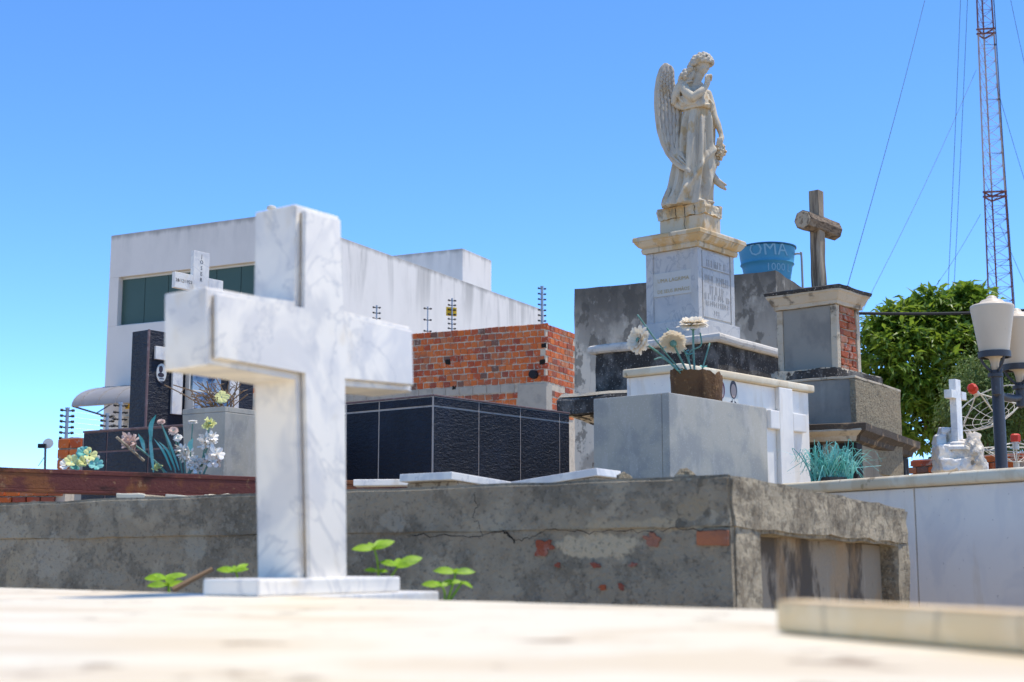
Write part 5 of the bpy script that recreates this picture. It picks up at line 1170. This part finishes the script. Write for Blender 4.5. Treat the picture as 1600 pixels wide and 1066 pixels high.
# scroll draped over the right side
bm = B(); pr = []
for i in range(14):
    t = i/13; row = []
    for j in range(8):
        q = j/7; u = 1507+q*24+t*(16-4*q)+2*math.sin(i*1.3+j); v = 674+t*50+q*(2+t*8)+2*math.sin(j*2.1+i*.8); row.append(bm.verts.new(P(u, v, YR-.06+.09*(1-t)-.03*math.sin(t*3)-.03*math.sin(q*3.1)+.012*math.sin(i*1.9+j))))
    pr.append(row)
for i in range(13):
    for j in range(7): bm.faces.new((pr[i][j], pr[i][j+1], pr[i+1][j+1], pr[i+1][j]))
bmesh.ops.solidify(bm, geom=bm.faces[:], thickness=.018); smooth_angle(obj('scroll', bm, 'marble', T), 50)
fZ = Fr(P(1497, 685, YR+.06), fC.eL, fC.eR); x1 = fZ.onL(1486, 640)[0]; x2 = fZ.onR(1503, 640)[0]
zc1 = zv(592, YR+.06); zc0 = zv(690, YR+.06)
cr = obj('cross_shaft', fb(fZ, 0, max(x1, .05), 0, max(x2, .04), zc0-.05, zc1, .004), 'marble', T)
ra0 = fZ.onR(1491, 620)[0]; ra1 = fZ.onR(1509, 620)[0]; zz1 = zv(610, YR+.06); zz0 = zv(623, YR+.06); 
obj('cross_arm', fb(fZ, -.004, max(x1, .05)+.004, -.085, -.0005, zz0, zz1, .004), 'marble', T); obj('cross_arm', fb(fZ, -.004, max(x1, .05)+.004, max(x2, .04)+.0005, max(x2, .04)+.085, zz0, zz1, .004), 'marble', T)
bm = B(); lathe(bm, fZ.pt(.025, .02, zc0-.06), [(.10, 0), (.10, .02), (.085, .03), (.07, .035), (.07, .05), (.05, .06), (0, .062)], 24); obj('cross_foot', bm, 'marble', T)

# ---------------------------------------------------------------- radio tower and wires
YTw = 62.0
T = thing('radio_tower', P(1562, 860, YTw), 'slender red and white lattice radio mast at upper right', 'radio tower')
base = P(1562, 475, YTw); zlo = 0.0; z475 = base.z; ztopf = P(1535, 0, YTw).z
cx, cy_ = base.x, YTw
def wid(z): return .53-(.53-.335)*(z-z475)/(ztopf-z475)
def leg(k, z): t = R(200)+k*2.0944; w = wid(z)*1.12; return Vector((cx+w*math.cos(t), cy_+w*math.sin(t), z))
ztt = ztopf+6; bands = []; z = 0; bz = [0, z475+(zv(300, YTw)-z475), zv(48, YTw), ztt]
rings = [zv(302, YTw), zv(48, YTw)]
for bi in range(3):
    m = ('tower_red', 'tower_white', 'tower_red')[bi]
    for k in range(3):
        bm = B(); tube(bm, [leg(k, bz[bi]), leg(k, bz[bi+1])], .038, 8); obj('leg', bm, m, T)
bay = .62; z = max(0, z475-3); bmb = {0: B(), 1: B(), 2: B()}
while z < ztt-bay:
    bi = 0 if z < bz[1] else (1 if z < bz[2] else 2)
    for k in range(3):
        tube(bmb[bi], [leg(k, z), leg((k+1) % 3, z+bay)], .011, 4); tube(bmb[bi], [leg(k, z), leg((k+1) % 3, z)], .011, 4)
    z += bay
for bi in range(3): obj('lattice', bmb[bi], ('tower_red', 'tower_white', 'tower_red')[bi], T)
for zr in rings:
    bm = B()
    for dz in (0, -.22):
        for k in range(3):
            d = Vector((math.cos(R(200)+k*2.0944), math.sin(R(200)+k*2.0944), 0))*.07; d2 = Vector((math.cos(R(200)+(k+1)*2.0944), math.sin(R(200)+(k+1)*2.0944), 0))*.07
            tube(bm, [leg(k, zr+dz)+d, leg((k+1) % 3, zr+dz)+d2], .04, 6)
    obj('platform_ring', bm, 'tower_red', T)
bm = B(); tube(bm, [P(1549, -60, YTw-.3), P(1566, 210, YTw-.3), P(1586, 490, YTw-.3)], .022, 5); fe = obj('feeder_cable', bm, 'wire', T)
for v in (70, 155, 240, 335, 415):
    t = v/475; q = P(1550+35*t-.5, v, YTw-.3); bm = B(); ball(bm, q, .055, 6, 4); tube(bm, [q, q-Vector((.5, 0, 0))], .012, 4); obj('cable_clip', bm, 'wire', T)
for (a, b, Y0, Y1, lb) in (((1525, 110), (1340, 500), 62, 50, 'guy wire running from the middle of the radio mast down behind the wooden cross tomb'), ((1455, -40), (1315, 480), 62, 40, 'long steep guy wire at left of the others near the wooden cross'),
    ((1502, -30), (1478, 520), 60, 52, 'near-vertical wire left of the radio mast'), ((1513, -30), (1487, 520), 61, 57, 'near-vertical wire closest to the radio mast'), ((1532, 335), (1420, 500), 62, 52, 'lowest guy wire from the radio mast to the tree'),
    ((1556, 130), (1640, 400), 62, 52, 'guy wire leaving the radio mast to the right'), ((1575, -20), (1625, 200), 62, 55, 'guy wire crossing the upper right corner'), ((1562, 350), (1640, 520), 62, 54, 'low guy wire right of the radio mast')):
    bm = B(); A, C_ = P(*a, Y0), P(*b, Y1); tube(bm, [A.lerp(C_, i/8)-Vector((0, 0, .25*math.sin(math.pi*i/8))) for i in range(9)], .011, 4)
    tag(obj('guy_wire', bm, 'wire', loc=C_), lb, 'wire', 'wires of the radio mast')
bm = B(); A, C_ = P(1300, 489, 15.5), P(1700, 477, 17.5); tube(bm, [A.lerp(C_, i/12)-Vector((0, 0, .05*math.sin(math.pi*i/12))) for i in range(13)], .018, 6)
tag(obj('power_cable', bm, 'ink', loc=A), 'thick black power cable passing in front of the tree top', 'cable')

# ---------------------------------------------------------------- turquoise plastic grass
c0 = P(1300, 752, 8.3); rr = random.Random(8); bm = B()
for i in range(210):
    s = c0+Vector((rr.uniform(-.11, .11), rr.uniform(-.06, .06), 0)); d = Vector((rr.gauss(0, .48), rr.gauss(0, .45), 1)).normalized(); L_ = rr.uniform(.10, .25)
    e = s+d*L_; tipp = e+Vector((d.x*.10+rr.gauss(0, .03), d.y*.08, rr.uniform(-.09, .03))); pts = curve_pts([s, s+d*L_*.6+Vector((0, 0, .02)), e, tipp], 4); n = len(pts); sd = Vector((rr.gauss(0, 1), rr.gauss(0, 1), .2)).normalized(); pr = []
    for j, p in enumerate(pts): w = .0042*(1-.75*j/n); pr.append((bm.verts.new(p-sd*w), bm.verts.new(p+sd*w)))
    for j in range(n-1): bm.faces.new((pr[j][0], pr[j][1], pr[j+1][1], pr[j+1][0]))
tg = obj('blades', bm, 'teal', None, c0)
T = thing('plastic_grass', c0-Vector((0, 0, .1)), 'bushy turquoise plastic grass between the white tomb and dark plinth', 'plant'); tg.parent = T; tg.location = (0, 0, .1)
bm = B(); tube(bm, [c0-Vector((0, 0, .14)), c0+Vector((0, 0, .02))], [.07, .09], 14); obj('pot', bm, 'black_plastic', T)
bm = B(); hexa(bm, [Vector((c0.x+x, c0.y+y, z)) for z in (0, c0.z-.14) for x, y in ((-.3, -.2), (.3, -.2), (.3, .25), (-.3, .25))], .01); tag(obj('grave_block', bm, 'cement', loc=(c0.x, c0.y, 0)), 'plain cement block under the turquoise plastic grass', 'tomb')
# ---------------------------------------------------------------- long white marble tomb on the right
YQ = 6.4
Nq = P(1700, 723, YQ-.25); Lq = Pz(1225, 756, Nq.z); dq = (Lq-Nq).xy.normalized(); fq = Fr(Nq, dq, (dq.y, -dq.x)); fq.LL = fq.onL(1222, 757)[0]
T = thing('marble_tomb', fq.pt(fq.LL/2, .5, 0), 'long white marble-clad tomb with projecting slab at lower right', 'tomb')
ztq = fq.z; tq = .062
bm = fb(fq, -1, fq.LL, -.03, 1.0, ztq-tq, ztq, .018); smooth_angle(obj('top_slab', bm, 'marble_cream', T), 60)
obj('core', fb(fq, -1, fq.LL-.03, .008, .97, 0, ztq-tq-.001, .002), 'mortar', T)
j0 = fq.onL(1432, 850)[0]; j1 = fq.onL(1418, 850)[0]
for a0, a1_ in ((-1, j0-.004), (j0+.008, fq.LL-.03)): obj('panel', fb(fq, a0, a1_, 0, .025, 0, ztq-tq-.006, .003), 'marble_panel', T)

# ---------------------------------------------------------------- cement-rendered tomb across the middle
YN = 4.35
N = P(1141, 742, YN); Rr = P(1416, 797, 5.95); Lf = P(-60, 788, 6.35)
ang = math.atan2((Rr-N).x, (Rr-N).y); fU = Fr(N, (Lf-N).xy, (Rr-N).xy); LLu = (Lf-N).xy.length; LRu = (Rr-N).xy.length
T = thing('cement_tomb', fU.pt(LLu/2, LRu/2, 0), 'long dark cement-rendered tomb with cracks, exposed brick and a stained recess across the middle', 'tomb')
zN, zR, zL = N.z, Rr.z, Lf.z
def zt_at(a, b): return zN+(zL-zN)*a/LLu+(zR-zN)*b/LRu
def slabq(bm, a0, a1_, b0, b1_, z0f, z1f, bev=0): 
    c = [fU.pt(a, b, z0f(a, b)) for a, b in ((a0, b0), (a1_, b0), (a1_, b1_), (a0, b1_))]+[fU.pt(a, b, z1f(a, b)) for a, b in ((a0, b0), (a1_, b0), (a1_, b1_), (a0, b1_))]
    return hexa(bm, c, bev)
beam = zN-zv(829, YN)        # depth of the top beam at the corner
zlow = 0.0
bt = .012
def spot(u, v, ru, rv, c, f=.85, soft=.25, n=2.0, s=14):
    a, z = fU.onL(u, v, 0); su = abs(fU.onL(u+ru, v)[0]-a); sz = abs(fU.onL(u, v+rv)[1]-z); q = fU.pt(a, 0, z); return dict(k='spot', at=tuple(q), r=(su*abs(fU.eL.x)*1.05, su*abs(fU.eL.y)*1.4+.05, sz), c=c, f=f, soft=soft, n=n, s=s)
rl_ = [dict(s=3.2, lo=.46, hi=.58, c=(.46, .405, .315), f=.75), dict(s=1.7, lo=.47, hi=.57, c=(.175, .158, .128), f=.75), dict(s=(8, 8, 8), lo=.51, hi=.59, c=(.14, .125, .10), f=.55), dict(s=(16, 16, 16), lo=.55, hi=.62, c=(.36, .33, .27), f=.45),
    spot(925, 853, 72, 26, (.60, .51, .37), .95), spot(1000, 822, 190, 15, (.50, .42, .30), .85, .5), spot(880, 812, 50, 24, (.38, .33, .25), .7, .5), spot(1085, 800, 45, 26, (.38, .315, .22), .75, .5), spot(80, 870, 34, 36, (.44, .40, .33), .8), spot(305, 850, 22, 26, (.40, .375, .315), .75), spot(5, 835, 26, 34, (.46, .41, .33), .8), spot(160, 905, 40, 16, (.36, .33, .27), .7),
    spot(610, 812, 22, 18, (.38, .36, .31), .7), spot(20, 890, 12, 34, (.44, .38, .28), .7),
    dict(s=38, lo=.54, hi=.64, c=(.38, .345, .285), f=.5), dict(s=60, lo=.44, hi=.36, c=(.06, .055, .046), f=.4)]
M['render'] = mat('stained_cement_render', (.35, .305, .235), .95, rl_, [(26, .8, .02), (110, .8, .01)])
# front wall below the beam, set 8 mm back; beam proud
bm = slabq(B(), .003, LLu, .006, .17, lambda a, b: zlow, lambda a, b: zt_at(a, b)-beam+.01); rough(bm, 26, .005, 5, 2); obj('front_wall', bm, 'render', T)
bm = slabq(B(), .0, LLu, .0, .20, lambda a, b: zt_at(a, b)-beam, lambda a, b: zt_at(a, b)); bmesh.ops.bevel(bm, geom=bm.edges[:], offset=.012, segments=3, affect='EDGES'); rough(bm, 22, .009, 6, 5); obj('front_beam', bm, 'render', T)
bm = slabq(B(), -.006, .20, .0, LRu, lambda a, b: zt_at(a, b)-beam*(1-.12*b/LRu), lambda a, b: zt_at(a, b)+.004); bmesh.ops.bevel(bm, geom=bm.edges[:], offset=.012, segments=2, affect='EDGES'); rough(bm, 20, .009, 14, 7); obj('side_beam', bm, 'render_rough', T)
# corner pier, far pier and the recessed stained panel on the right face
bm = slabq(B(), 0, .16, .03, .235, lambda a, b: zlow, lambda a, b: zt_at(a, b)-beam+.012); rough(bm, 14, .006, 14, 3); obj('corner_pier', bm, 'render_rough', T)
bm = slabq(B(), 0, .16, LRu-.14, LRu+.004, lambda a, b: zlow, lambda a, b: zt_at(a, b)-beam*.88+.012); rough(bm, 14, .010, 12, 4); obj('far_pier', bm, 'render_rough', T)
bm = slabq(B(), .075, .16, .236, LRu-.141, lambda a, b: zlow, lambda a, b: zt_at(a, b)-beam*.9); rough(bm, 10, .004, 5, 6); obj('recessed_panel', bm, 'stain_panel', T)
bm = slabq(B(), .16, LLu, .17, LRu, lambda a, b: zlow, lambda a, b: zt_at(a, b)-.006); rough(bm, 8, .006, 4, 1); obj('roof', bm, 'render_rough', T)
# cracks, patches and bricks laid bare on the front
def on_front(u, v): a, z = fU.onL(u, v, 0); return a, z
def strip(pts, w, m, name, off=-.0115, th=.004):
    bm = B(); P2 = [on_front(u, v) for u, v in pts]; rr = random.Random(len(pts)); top = []; bot = []; fine = []
    for i in range(len(P2)-1):
        for k in range(6): t = k/6; fine.append((P2[i][0]+(P2[i+1][0]-P2[i][0])*t+rr.gauss(0, .004), P2[i][1]+(P2[i+1][1]-P2[i][1])*t+rr.gauss(0, .004)))
    fine.append(P2[-1]); n = len(fine); A = []; C = []
    for i, (a, z) in enumerate(fine):
        p0 = fine[max(i-1, 0)]; p1 = fine[min(i+1, n-1)]; d = Vector((p1[0]-p0[0], p1[1]-p0[1])).normalized(); ww = w*rr.uniform(.4, 1.3)*(1 if 0 < i < n-1 else .2)
        A.append(bm.verts.new(fU.pt(a-d.y*ww, off, z+d.x*ww))); C.append(bm.verts.new(fU.pt(a+d.y*ww, off, z-d.x*ww)))
    for i in range(n-1): bm.faces.new((A[i], A[i+1], C[i+1], C[i]))
    return obj(name, bm, m, T)
strip([(640, 836), (690, 838), (745, 840), (790, 829), (808, 845), (835, 840), (862, 828), (905, 832), (960, 829), (1020, 832), (1075, 827), (1138, 830)], .0013, 'hole', 'crack')
strip([(744, 766), (748, 790), (742, 805), (752, 825), (757, 840)], .0013, 'hole', 'crack')
strip([(786, 830), (800, 837), (808, 848)], .003, 'hole', 'crack')
def blob(u, v, ru, rv, m, name, off, th, seed, n=64, jag=.25, nz=3):
    bm = B(); a0, z0 = on_front(u, v); su = abs(on_front(u+ru, v)[0]-a0); sv_ = abs(on_front(u, v+rv)[1]-z0); pts = []
    for i in range(n):
        t = 2*math.pi*i/n; k = 1+jag*1.6*mnoise.noise(Vector((math.cos(t)*nz*.5, math.sin(t)*nz*.5, seed)))+.10*mnoise.noise(Vector((math.cos(t)*6, math.sin(t)*6, seed)))
        cx_, cz = math.cos(t), math.sin(t); pts.append(fU.pt(a0+su*k*cx_, off, z0+sv_*k*cz))
    poly_plate(bm, pts, fU.eR, th); return obj(name, bm, m, T)
for (u, v, ru, rv, sd) in ((851, 855, 15, 12, 1), (1017, 842, 10, 9, 2), (931, 883, 9, 4, 3), (990, 883, 6, 3.5, 4), (940, 918, 7, 3.5, 5), (970, 916, 5, 4.5, 6), (871, 883, 4, 3, 8)): blob(u, v, ru, rv, 'old_brick', 'exposed_brick', -.0005, .014, sd+.37, 40, .6, 3)
a0, zz0 = on_front(1088, 829); a1_, zz1 = on_front(1139, 852)
bm = fb(fU, min(a0, a1_), max(a0, a1_), -.004, .04, zz1, zz0, .003); rough(bm, 5, .004, 20, 2); obj('exposed_brick', bm, 'brick', T)
# loose stones on the roof
def stone(u, v, Y, r, m, lb, seed):
    c = P(u, v, Y); bm = B(); bmesh.ops.create_icosphere(bm, subdivisions=2, radius=1)
    for x in bm.verts: x.co = c+Vector((x.co.x*r[0], x.co.y*r[1], x.co.z*r[2]))*(1+.35*mnoise.noise(x.co*1.6+Vector((seed, 0, 0))))
    tag(obj('stone', bm, m, loc=c), lb, 'stone', 'loose stones on the cement tomb')
stone(975, 748, 5.2, (.03, .03, .022), 'pebble', 'small tan stone on the cement tomb left of the granite box corner', 1)
stone(1070, 744, 5.0, (.034, .03, .03), 'pebble', 'bigger tan stone on the cement tomb below the granite box', 2)

# ---------------------------------------------------------------- rusty beam resting on packing pieces
A = P(-80, 727, 6.55); C_ = P(745, 758, 7.9); d = (C_-A); d.z = 0; L_ = d.length; d.normalize(); fJ = Fr(A, (-d.y, d.x), d)
T = thing('rusty_beam', fJ.pt(.05, L_/2, A.z-.14), 'long rusty red-brown steel channel lying across the cement tomb at left', 'beam')
zt0 = A.z
def jb(a0, a1_, z0, z1, m, nm, bev=.003, cuts=0):
    c = []
    for z in (z0, z1):
        for a, b in ((a0, 0), (a1_, 0), (a1_, L_), (a0, L_)): c.append(fJ.pt(a, b, (zt0 if b == 0 else C_.z)+z))
    bm = hexa(B(), c, bev); return obj(nm, bm, m, T)
jb(0, .12, -.022, 0, 'rust', 'top_flange'); jb(.002, .02, -.097, -.0225, 'rust', 'web'); jb(0, .12, -.112, -.0975, 'rust', 'bottom_flange')
for (u, v, w, h, m, lb) in ((212, 770, .07, .035, 'marble_cream', 'pale stone chip wedged under the rusty beam, leftmost'), (246, 772, .09, .04, 'patch', 'grey-white packing stone under the rusty beam'), (300, 771, .10, .035, 'marble_cream', 'long pale packing stone under the middle of the rusty beam'), (345, 769, .06, .03, 'marble_cream', 'small pale packing stone right of the others under the beam')):
    c = P(u, v+4, 6.75); bm = B(); hexa(bm, [c+Vector((x*w, y*.09, z*h)) for z in (-1, 0) for x, y in ((-1, -1), (1, -1), (1, 1), (-1, 1))], .006); rough(bm, 3, .012, 12, u)
    tag(obj('packing_stone', bm, m, loc=c), lb, 'stone', 'packing stones under the beam')
# two pale marble offcuts in a shallow V
def plank(A, C_, wdt, th, lb, seed):
    d = (C_-A); dn = d.normalized(); s = Vector((-dn.y, dn.x, 0)).normalized(); t = thing('marble_offcut', A.lerp(C_, .5)-Vector((0, 0, th)), lb, 'slab', 'marble offcuts on the cement tomb')
    up = s.cross(dn); up = up if up.z > 0 else -up
    bm = hexa(B(), [p+s*y+up*z for z in (-th, 0) for p, y in ((A, 0), (C_, 0), (C_, wdt), (A, wdt))], .004); obj('slab', bm, 'marble', t)
    bm = hexa(B(), [p+s*y+up*z for z in (-th-.03, -th-.001) for p, y in ((A.lerp(C_, .12), .012), (C_.lerp(A, .05), .012), (C_.lerp(A, .05), wdt), (A.lerp(C_, .12), wdt))], .003); obj('wooden_underlay', bm, 'wood_end', t)
plank(P(706, 737, 6.0), P(806, 754, 6.35), .30, .034, 'pale marble offcut sloping down to the right in front of the black tomb', 1)
plank(P(798, 753, 6.2), P(932, 731, 6.0), .25, .034, 'pale marble offcut sloping up to the granite flower box', 2)
bm = B(); A = P(552, 753, 6.9); C_ = P(690, 752, 7.3); hexa(bm, [Vector((p.x, p.y+dy, p.z+z)) for z in (-.02, .012) for p, dy in ((A, 0), (C_, 0), (C_, .15), (A, .15))], .004)
tag(obj('white_strip', bm, 'marble', loc=A), 'thin white marble strip beside the end of the rusty beam', 'slab')

# ---------------------------------------------------------------- big marble cross in the foreground
YX = 2.95
N0 = P(481, 420, YX); aX = R(32.5)
fx = Fr(N0, (-math.cos(aX), math.sin(aX)), (math.sin(aX), math.cos(aX)))
def bz(u, v): return fx.onR(u, v, 0)
w1, ztp = bz(540, 354); b_l, zal1 = bz(340, 462); b_r, zar1 = bz(646, 520)
_, zal0 = bz(340, 563); _, zar0 = bz(646, 604); zA1 = (zal1+zar1)/2+.004; zA0 = (zal0+zar0)/2
ztp = bz(481, 327)[1]; zb0 = ZC-.043
th1 = fx.onL(409, 344, 0)[0]*.97; fp = .016; inset = .013
T = thing('marble_cross', fx.pt(.05, w1/2, zb0-.07), 'big veined white marble cross with raised front plate in the foreground', 'cross')
body_t = max(.09, th1-fp)
print('cross', w1, b_l, b_r, th1, zA0, zA1, ztp)
def cross_outline(e): return [(-e, zb0-.02), (w1+e, zb0-.02), (w1+e, zA0-e), (b_r+e, zA0-e), (b_r+e, zA1+e), (w1+e, zA1+e), (w1+e, ztp+e), (-e, ztp+e), (-e, zA1+e), (b_l-e, zA1+e), (b_l-e, zA0-e), (-e, zA0-e)]
lean = Matrix.Rotation(R(-2.0), 4, 'Y'); lc = fx.pt(.05, w1/2, (zA0+zA1)/2)      # the cross has settled a little out of plumb
def cross_prism(e, a0, a1_, bev):
    bm = B(); f0 = [bm.verts.new(fx.pt(a0, b, z)) for b, z in cross_outline(e)]; f1 = [bm.verts.new(fx.pt(a1_, b, z)) for b, z in cross_outline(e)]; n = len(f0)
    bm.faces.new(f0); bm.faces.new(f1[::-1])
    for i in range(n): bm.faces.new((f0[i], f0[(i+1) % n], f1[(i+1) % n], f1[i]))
    bmesh.ops.bevel(bm, geom=bm.edges[:], offset=bev, segments=3, affect='EDGES', profile=.6); bmesh.ops.transform(bm, matrix=Matrix.Translation(lc) @ lean @ Matrix.Translation(-lc), verts=bm.verts); return bm
smooth_angle(obj('body', cross_prism(inset, fp, fp+body_t, .005), 'marble', T), 50)
M['joint'] = mat('brown_joint_filler', (.30, .235, .16), .9)
obj('joint', cross_prism(-.004, fp-.0055, fp+.001, .001), 'joint', T)
smooth_angle(obj('front_plate', cross_prism(0, 0, fp-.006, .004), 'marble', T), 50)
pb0 = fx.onR(404, 905, -.04)[0]; pb1 = fx.onR(626, 905, -.04)[0]
obj('base_plate', fb(fx, -.04, fx.onL(317, 905, pb0)[0], pb0, pb1, zb0-.034, zb0-.0005, .005), 'marble', T)
pb2 = fx.onR(686, 930, -.06)[0]
obj('lower_plate', fb(fx, -.06, body_t+.1, pb0-.04, pb2, zb0-.062, zb0-.0345, .004), 'marble', T)
tag(obj('cross_tomb', fb(fx, -.12, .9, pb0-.9, pb2+.25, 0, zb0-.0625, .01), 'render', loc=fx.pt(.3, .2, 0)), 'low cement tomb carrying the big foreground cross and its plates', 'tomb')

# ---------------------------------------------------------------- foreground slab and its edging
HS = .078; zs = ZC-HS
E0 = Pz(-60, 916.5, zs); E1 = Pz(1660, 966, zs); dE = (E0-E1).xy.normalized(); fs = Fr(E1, dE, (-dE.y*-1, dE.x*-1)); 
nrm = Vector((dE.y, -dE.x, 0)); nrm = nrm if nrm.y < 0 else -nrm
fs = Fr(E1+Vector((0, 0, 0)), dE, nrm); LE = (E0-E1).xy.length
T = thing('foreground_tomb', fs.pt(LE/2, 1.2, 0), 'sunlit cream marble tomb slab filling the bottom of the picture', 'tomb')
bm = fb(fs, -1.2, LE+.6, 0, 3.4, zs-.04, zs, .006); obj('slab', bm, 'marble_cream', T)
obj('body', fb(fs, -1.1, LE+.5, .05, 3.3, 0, zs-.0405, .01), 'render', T)
bA_ = Pz(1212, 990, zs); bB_ = Pz(1660, 1030, zs); d = (bB_-bA_).xy.normalized(); fe = Fr(bA_, (-d.y, d.x), d); Lb_ = (bB_-bA_).xy.length
hb = P(1212, 937, bA_.y).z-zs
M['edging'] = mat('aged_marble_edging', (.80, .63, .38), .5, [dict(s=(14, 14, 14), lo=.48, hi=.62, c=(.84, .70, .48), f=.8), dict(s=(24, 24, 5), lo=.58, hi=.66, c=(.28, .21, .13), f=.6)], [(40, .2, .01)])
bm = fb(fe, 0, .045, 0, Lb_+.5, zs+.0008, zs+hb, .006); bmesh.ops.bevel(bm, geom=[e for e in bm.edges if e.calc_length() > .3], offset=.003, segments=2, affect='EDGES')
tag(smooth_angle(obj('edging_strip', bm, 'edging', loc=fe.pt(0, .3, zs)), 50), 'cream marble edging strip lying on the foreground slab at lower right', 'edging')

# ---------------------------------------------------------------- seedlings between the tombs
def seedling(ub, vb, Y, parts, lb, seed):
    b = P(ub, vb+25, Y); rr = random.Random(seed); t = thing('seedling', b, lb, 'plant', 'lime green seedlings between the tombs')
    for (u, v, ls) in parts:
        top = P(u, v, Y+rr.uniform(-.03, .03)); bm = B(); tube(bm, curve_pts([b, b.lerp(top, .6)+Vector((.004, 0, .006)), top], 4), [.0035-.0015*i/8 for i in range(9)], 6); obj('stem', bm, 'leaf_young', t)
        n = len(ls)
        for (ang, l, tilt) in ls+[(a_+rr.uniform(50, 80), l_*.6, t_+.2) for a_, l_, t_ in ls]:
            l *= 1.12
            dr = Vector((math.cos(R(ang)), math.sin(R(ang))*.8, tilt)).normalized(); sd = dr.cross(Vector((rr.uniform(-.3, .3), -.7, .7))).normalized(); up = sd.cross(dr); bm = B(); pr = []
            for i in range(7):
                s = i/6; p = top+dr*l*s-up*l*.18*s*s; w = l*.23*math.sin(math.pi*min(1, .06+.94*s))**.8*(1 if s < .99 else .05); pr.append((bm.verts.new(p-sd*w+up*w*.25), bm.verts.new(p), bm.verts.new(p+sd*w+up*w*.25)))
            for i in range(6):
                for h in range(2): bm.faces.new((pr[i][h], pr[i][h+1], pr[i+1][h+1], pr[i+1][h]))
            obj('leaf', bm, 'leaf_young', t, smooth=True)
seedling(592, 905, 3.55, [(585, 858, [(200, .05, .1), (60, .045, .6), (20, .05, .5), (270, .035, .2)]), (622, 885, [(170, .045, .35), (20, .06, .45), (300, .04, .1)]), (590, 893, [(200, .03, .2), (-30, .025, .1)])], 'tallest lime green seedling just right of the cross shaft', 1)
seedling(695, 925, 3.5, [(712, 895, [(190, .05, .2), (10, .045, .15), (90, .03, .3)]), (690, 916, [(185, .045, .2), (40, .04, .4)]), (722, 910, [(200, .03, .1), (30, .03, -.3)])], 'lime green seedling at right end of the cross base', 2)
seedling(262, 915, 3.9, [(260, 905, [(170, .06, .15), (20, .05, .35), (300, .04, -.1)]), (262, 915, [(200, .05, .1), (0, .05, .2)])], 'lime green seedling with a stick, left of the cross base', 3)
seedling(370, 905, 3.7, [(368, 893, [(185, .045, .2), (50, .04, .6), (0, .03, .3)])], 'small lime green seedling behind the left of the cross base', 4)
bm = B(); tube(bm, [P(270, 922, 3.85), P(332, 889, 3.9)], [.009, .006], 7); tag(obj('stick', bm, 'twig', loc=P(270, 922, 3.85)), 'pale dry stick leaning beside the left seedling', 'stick')
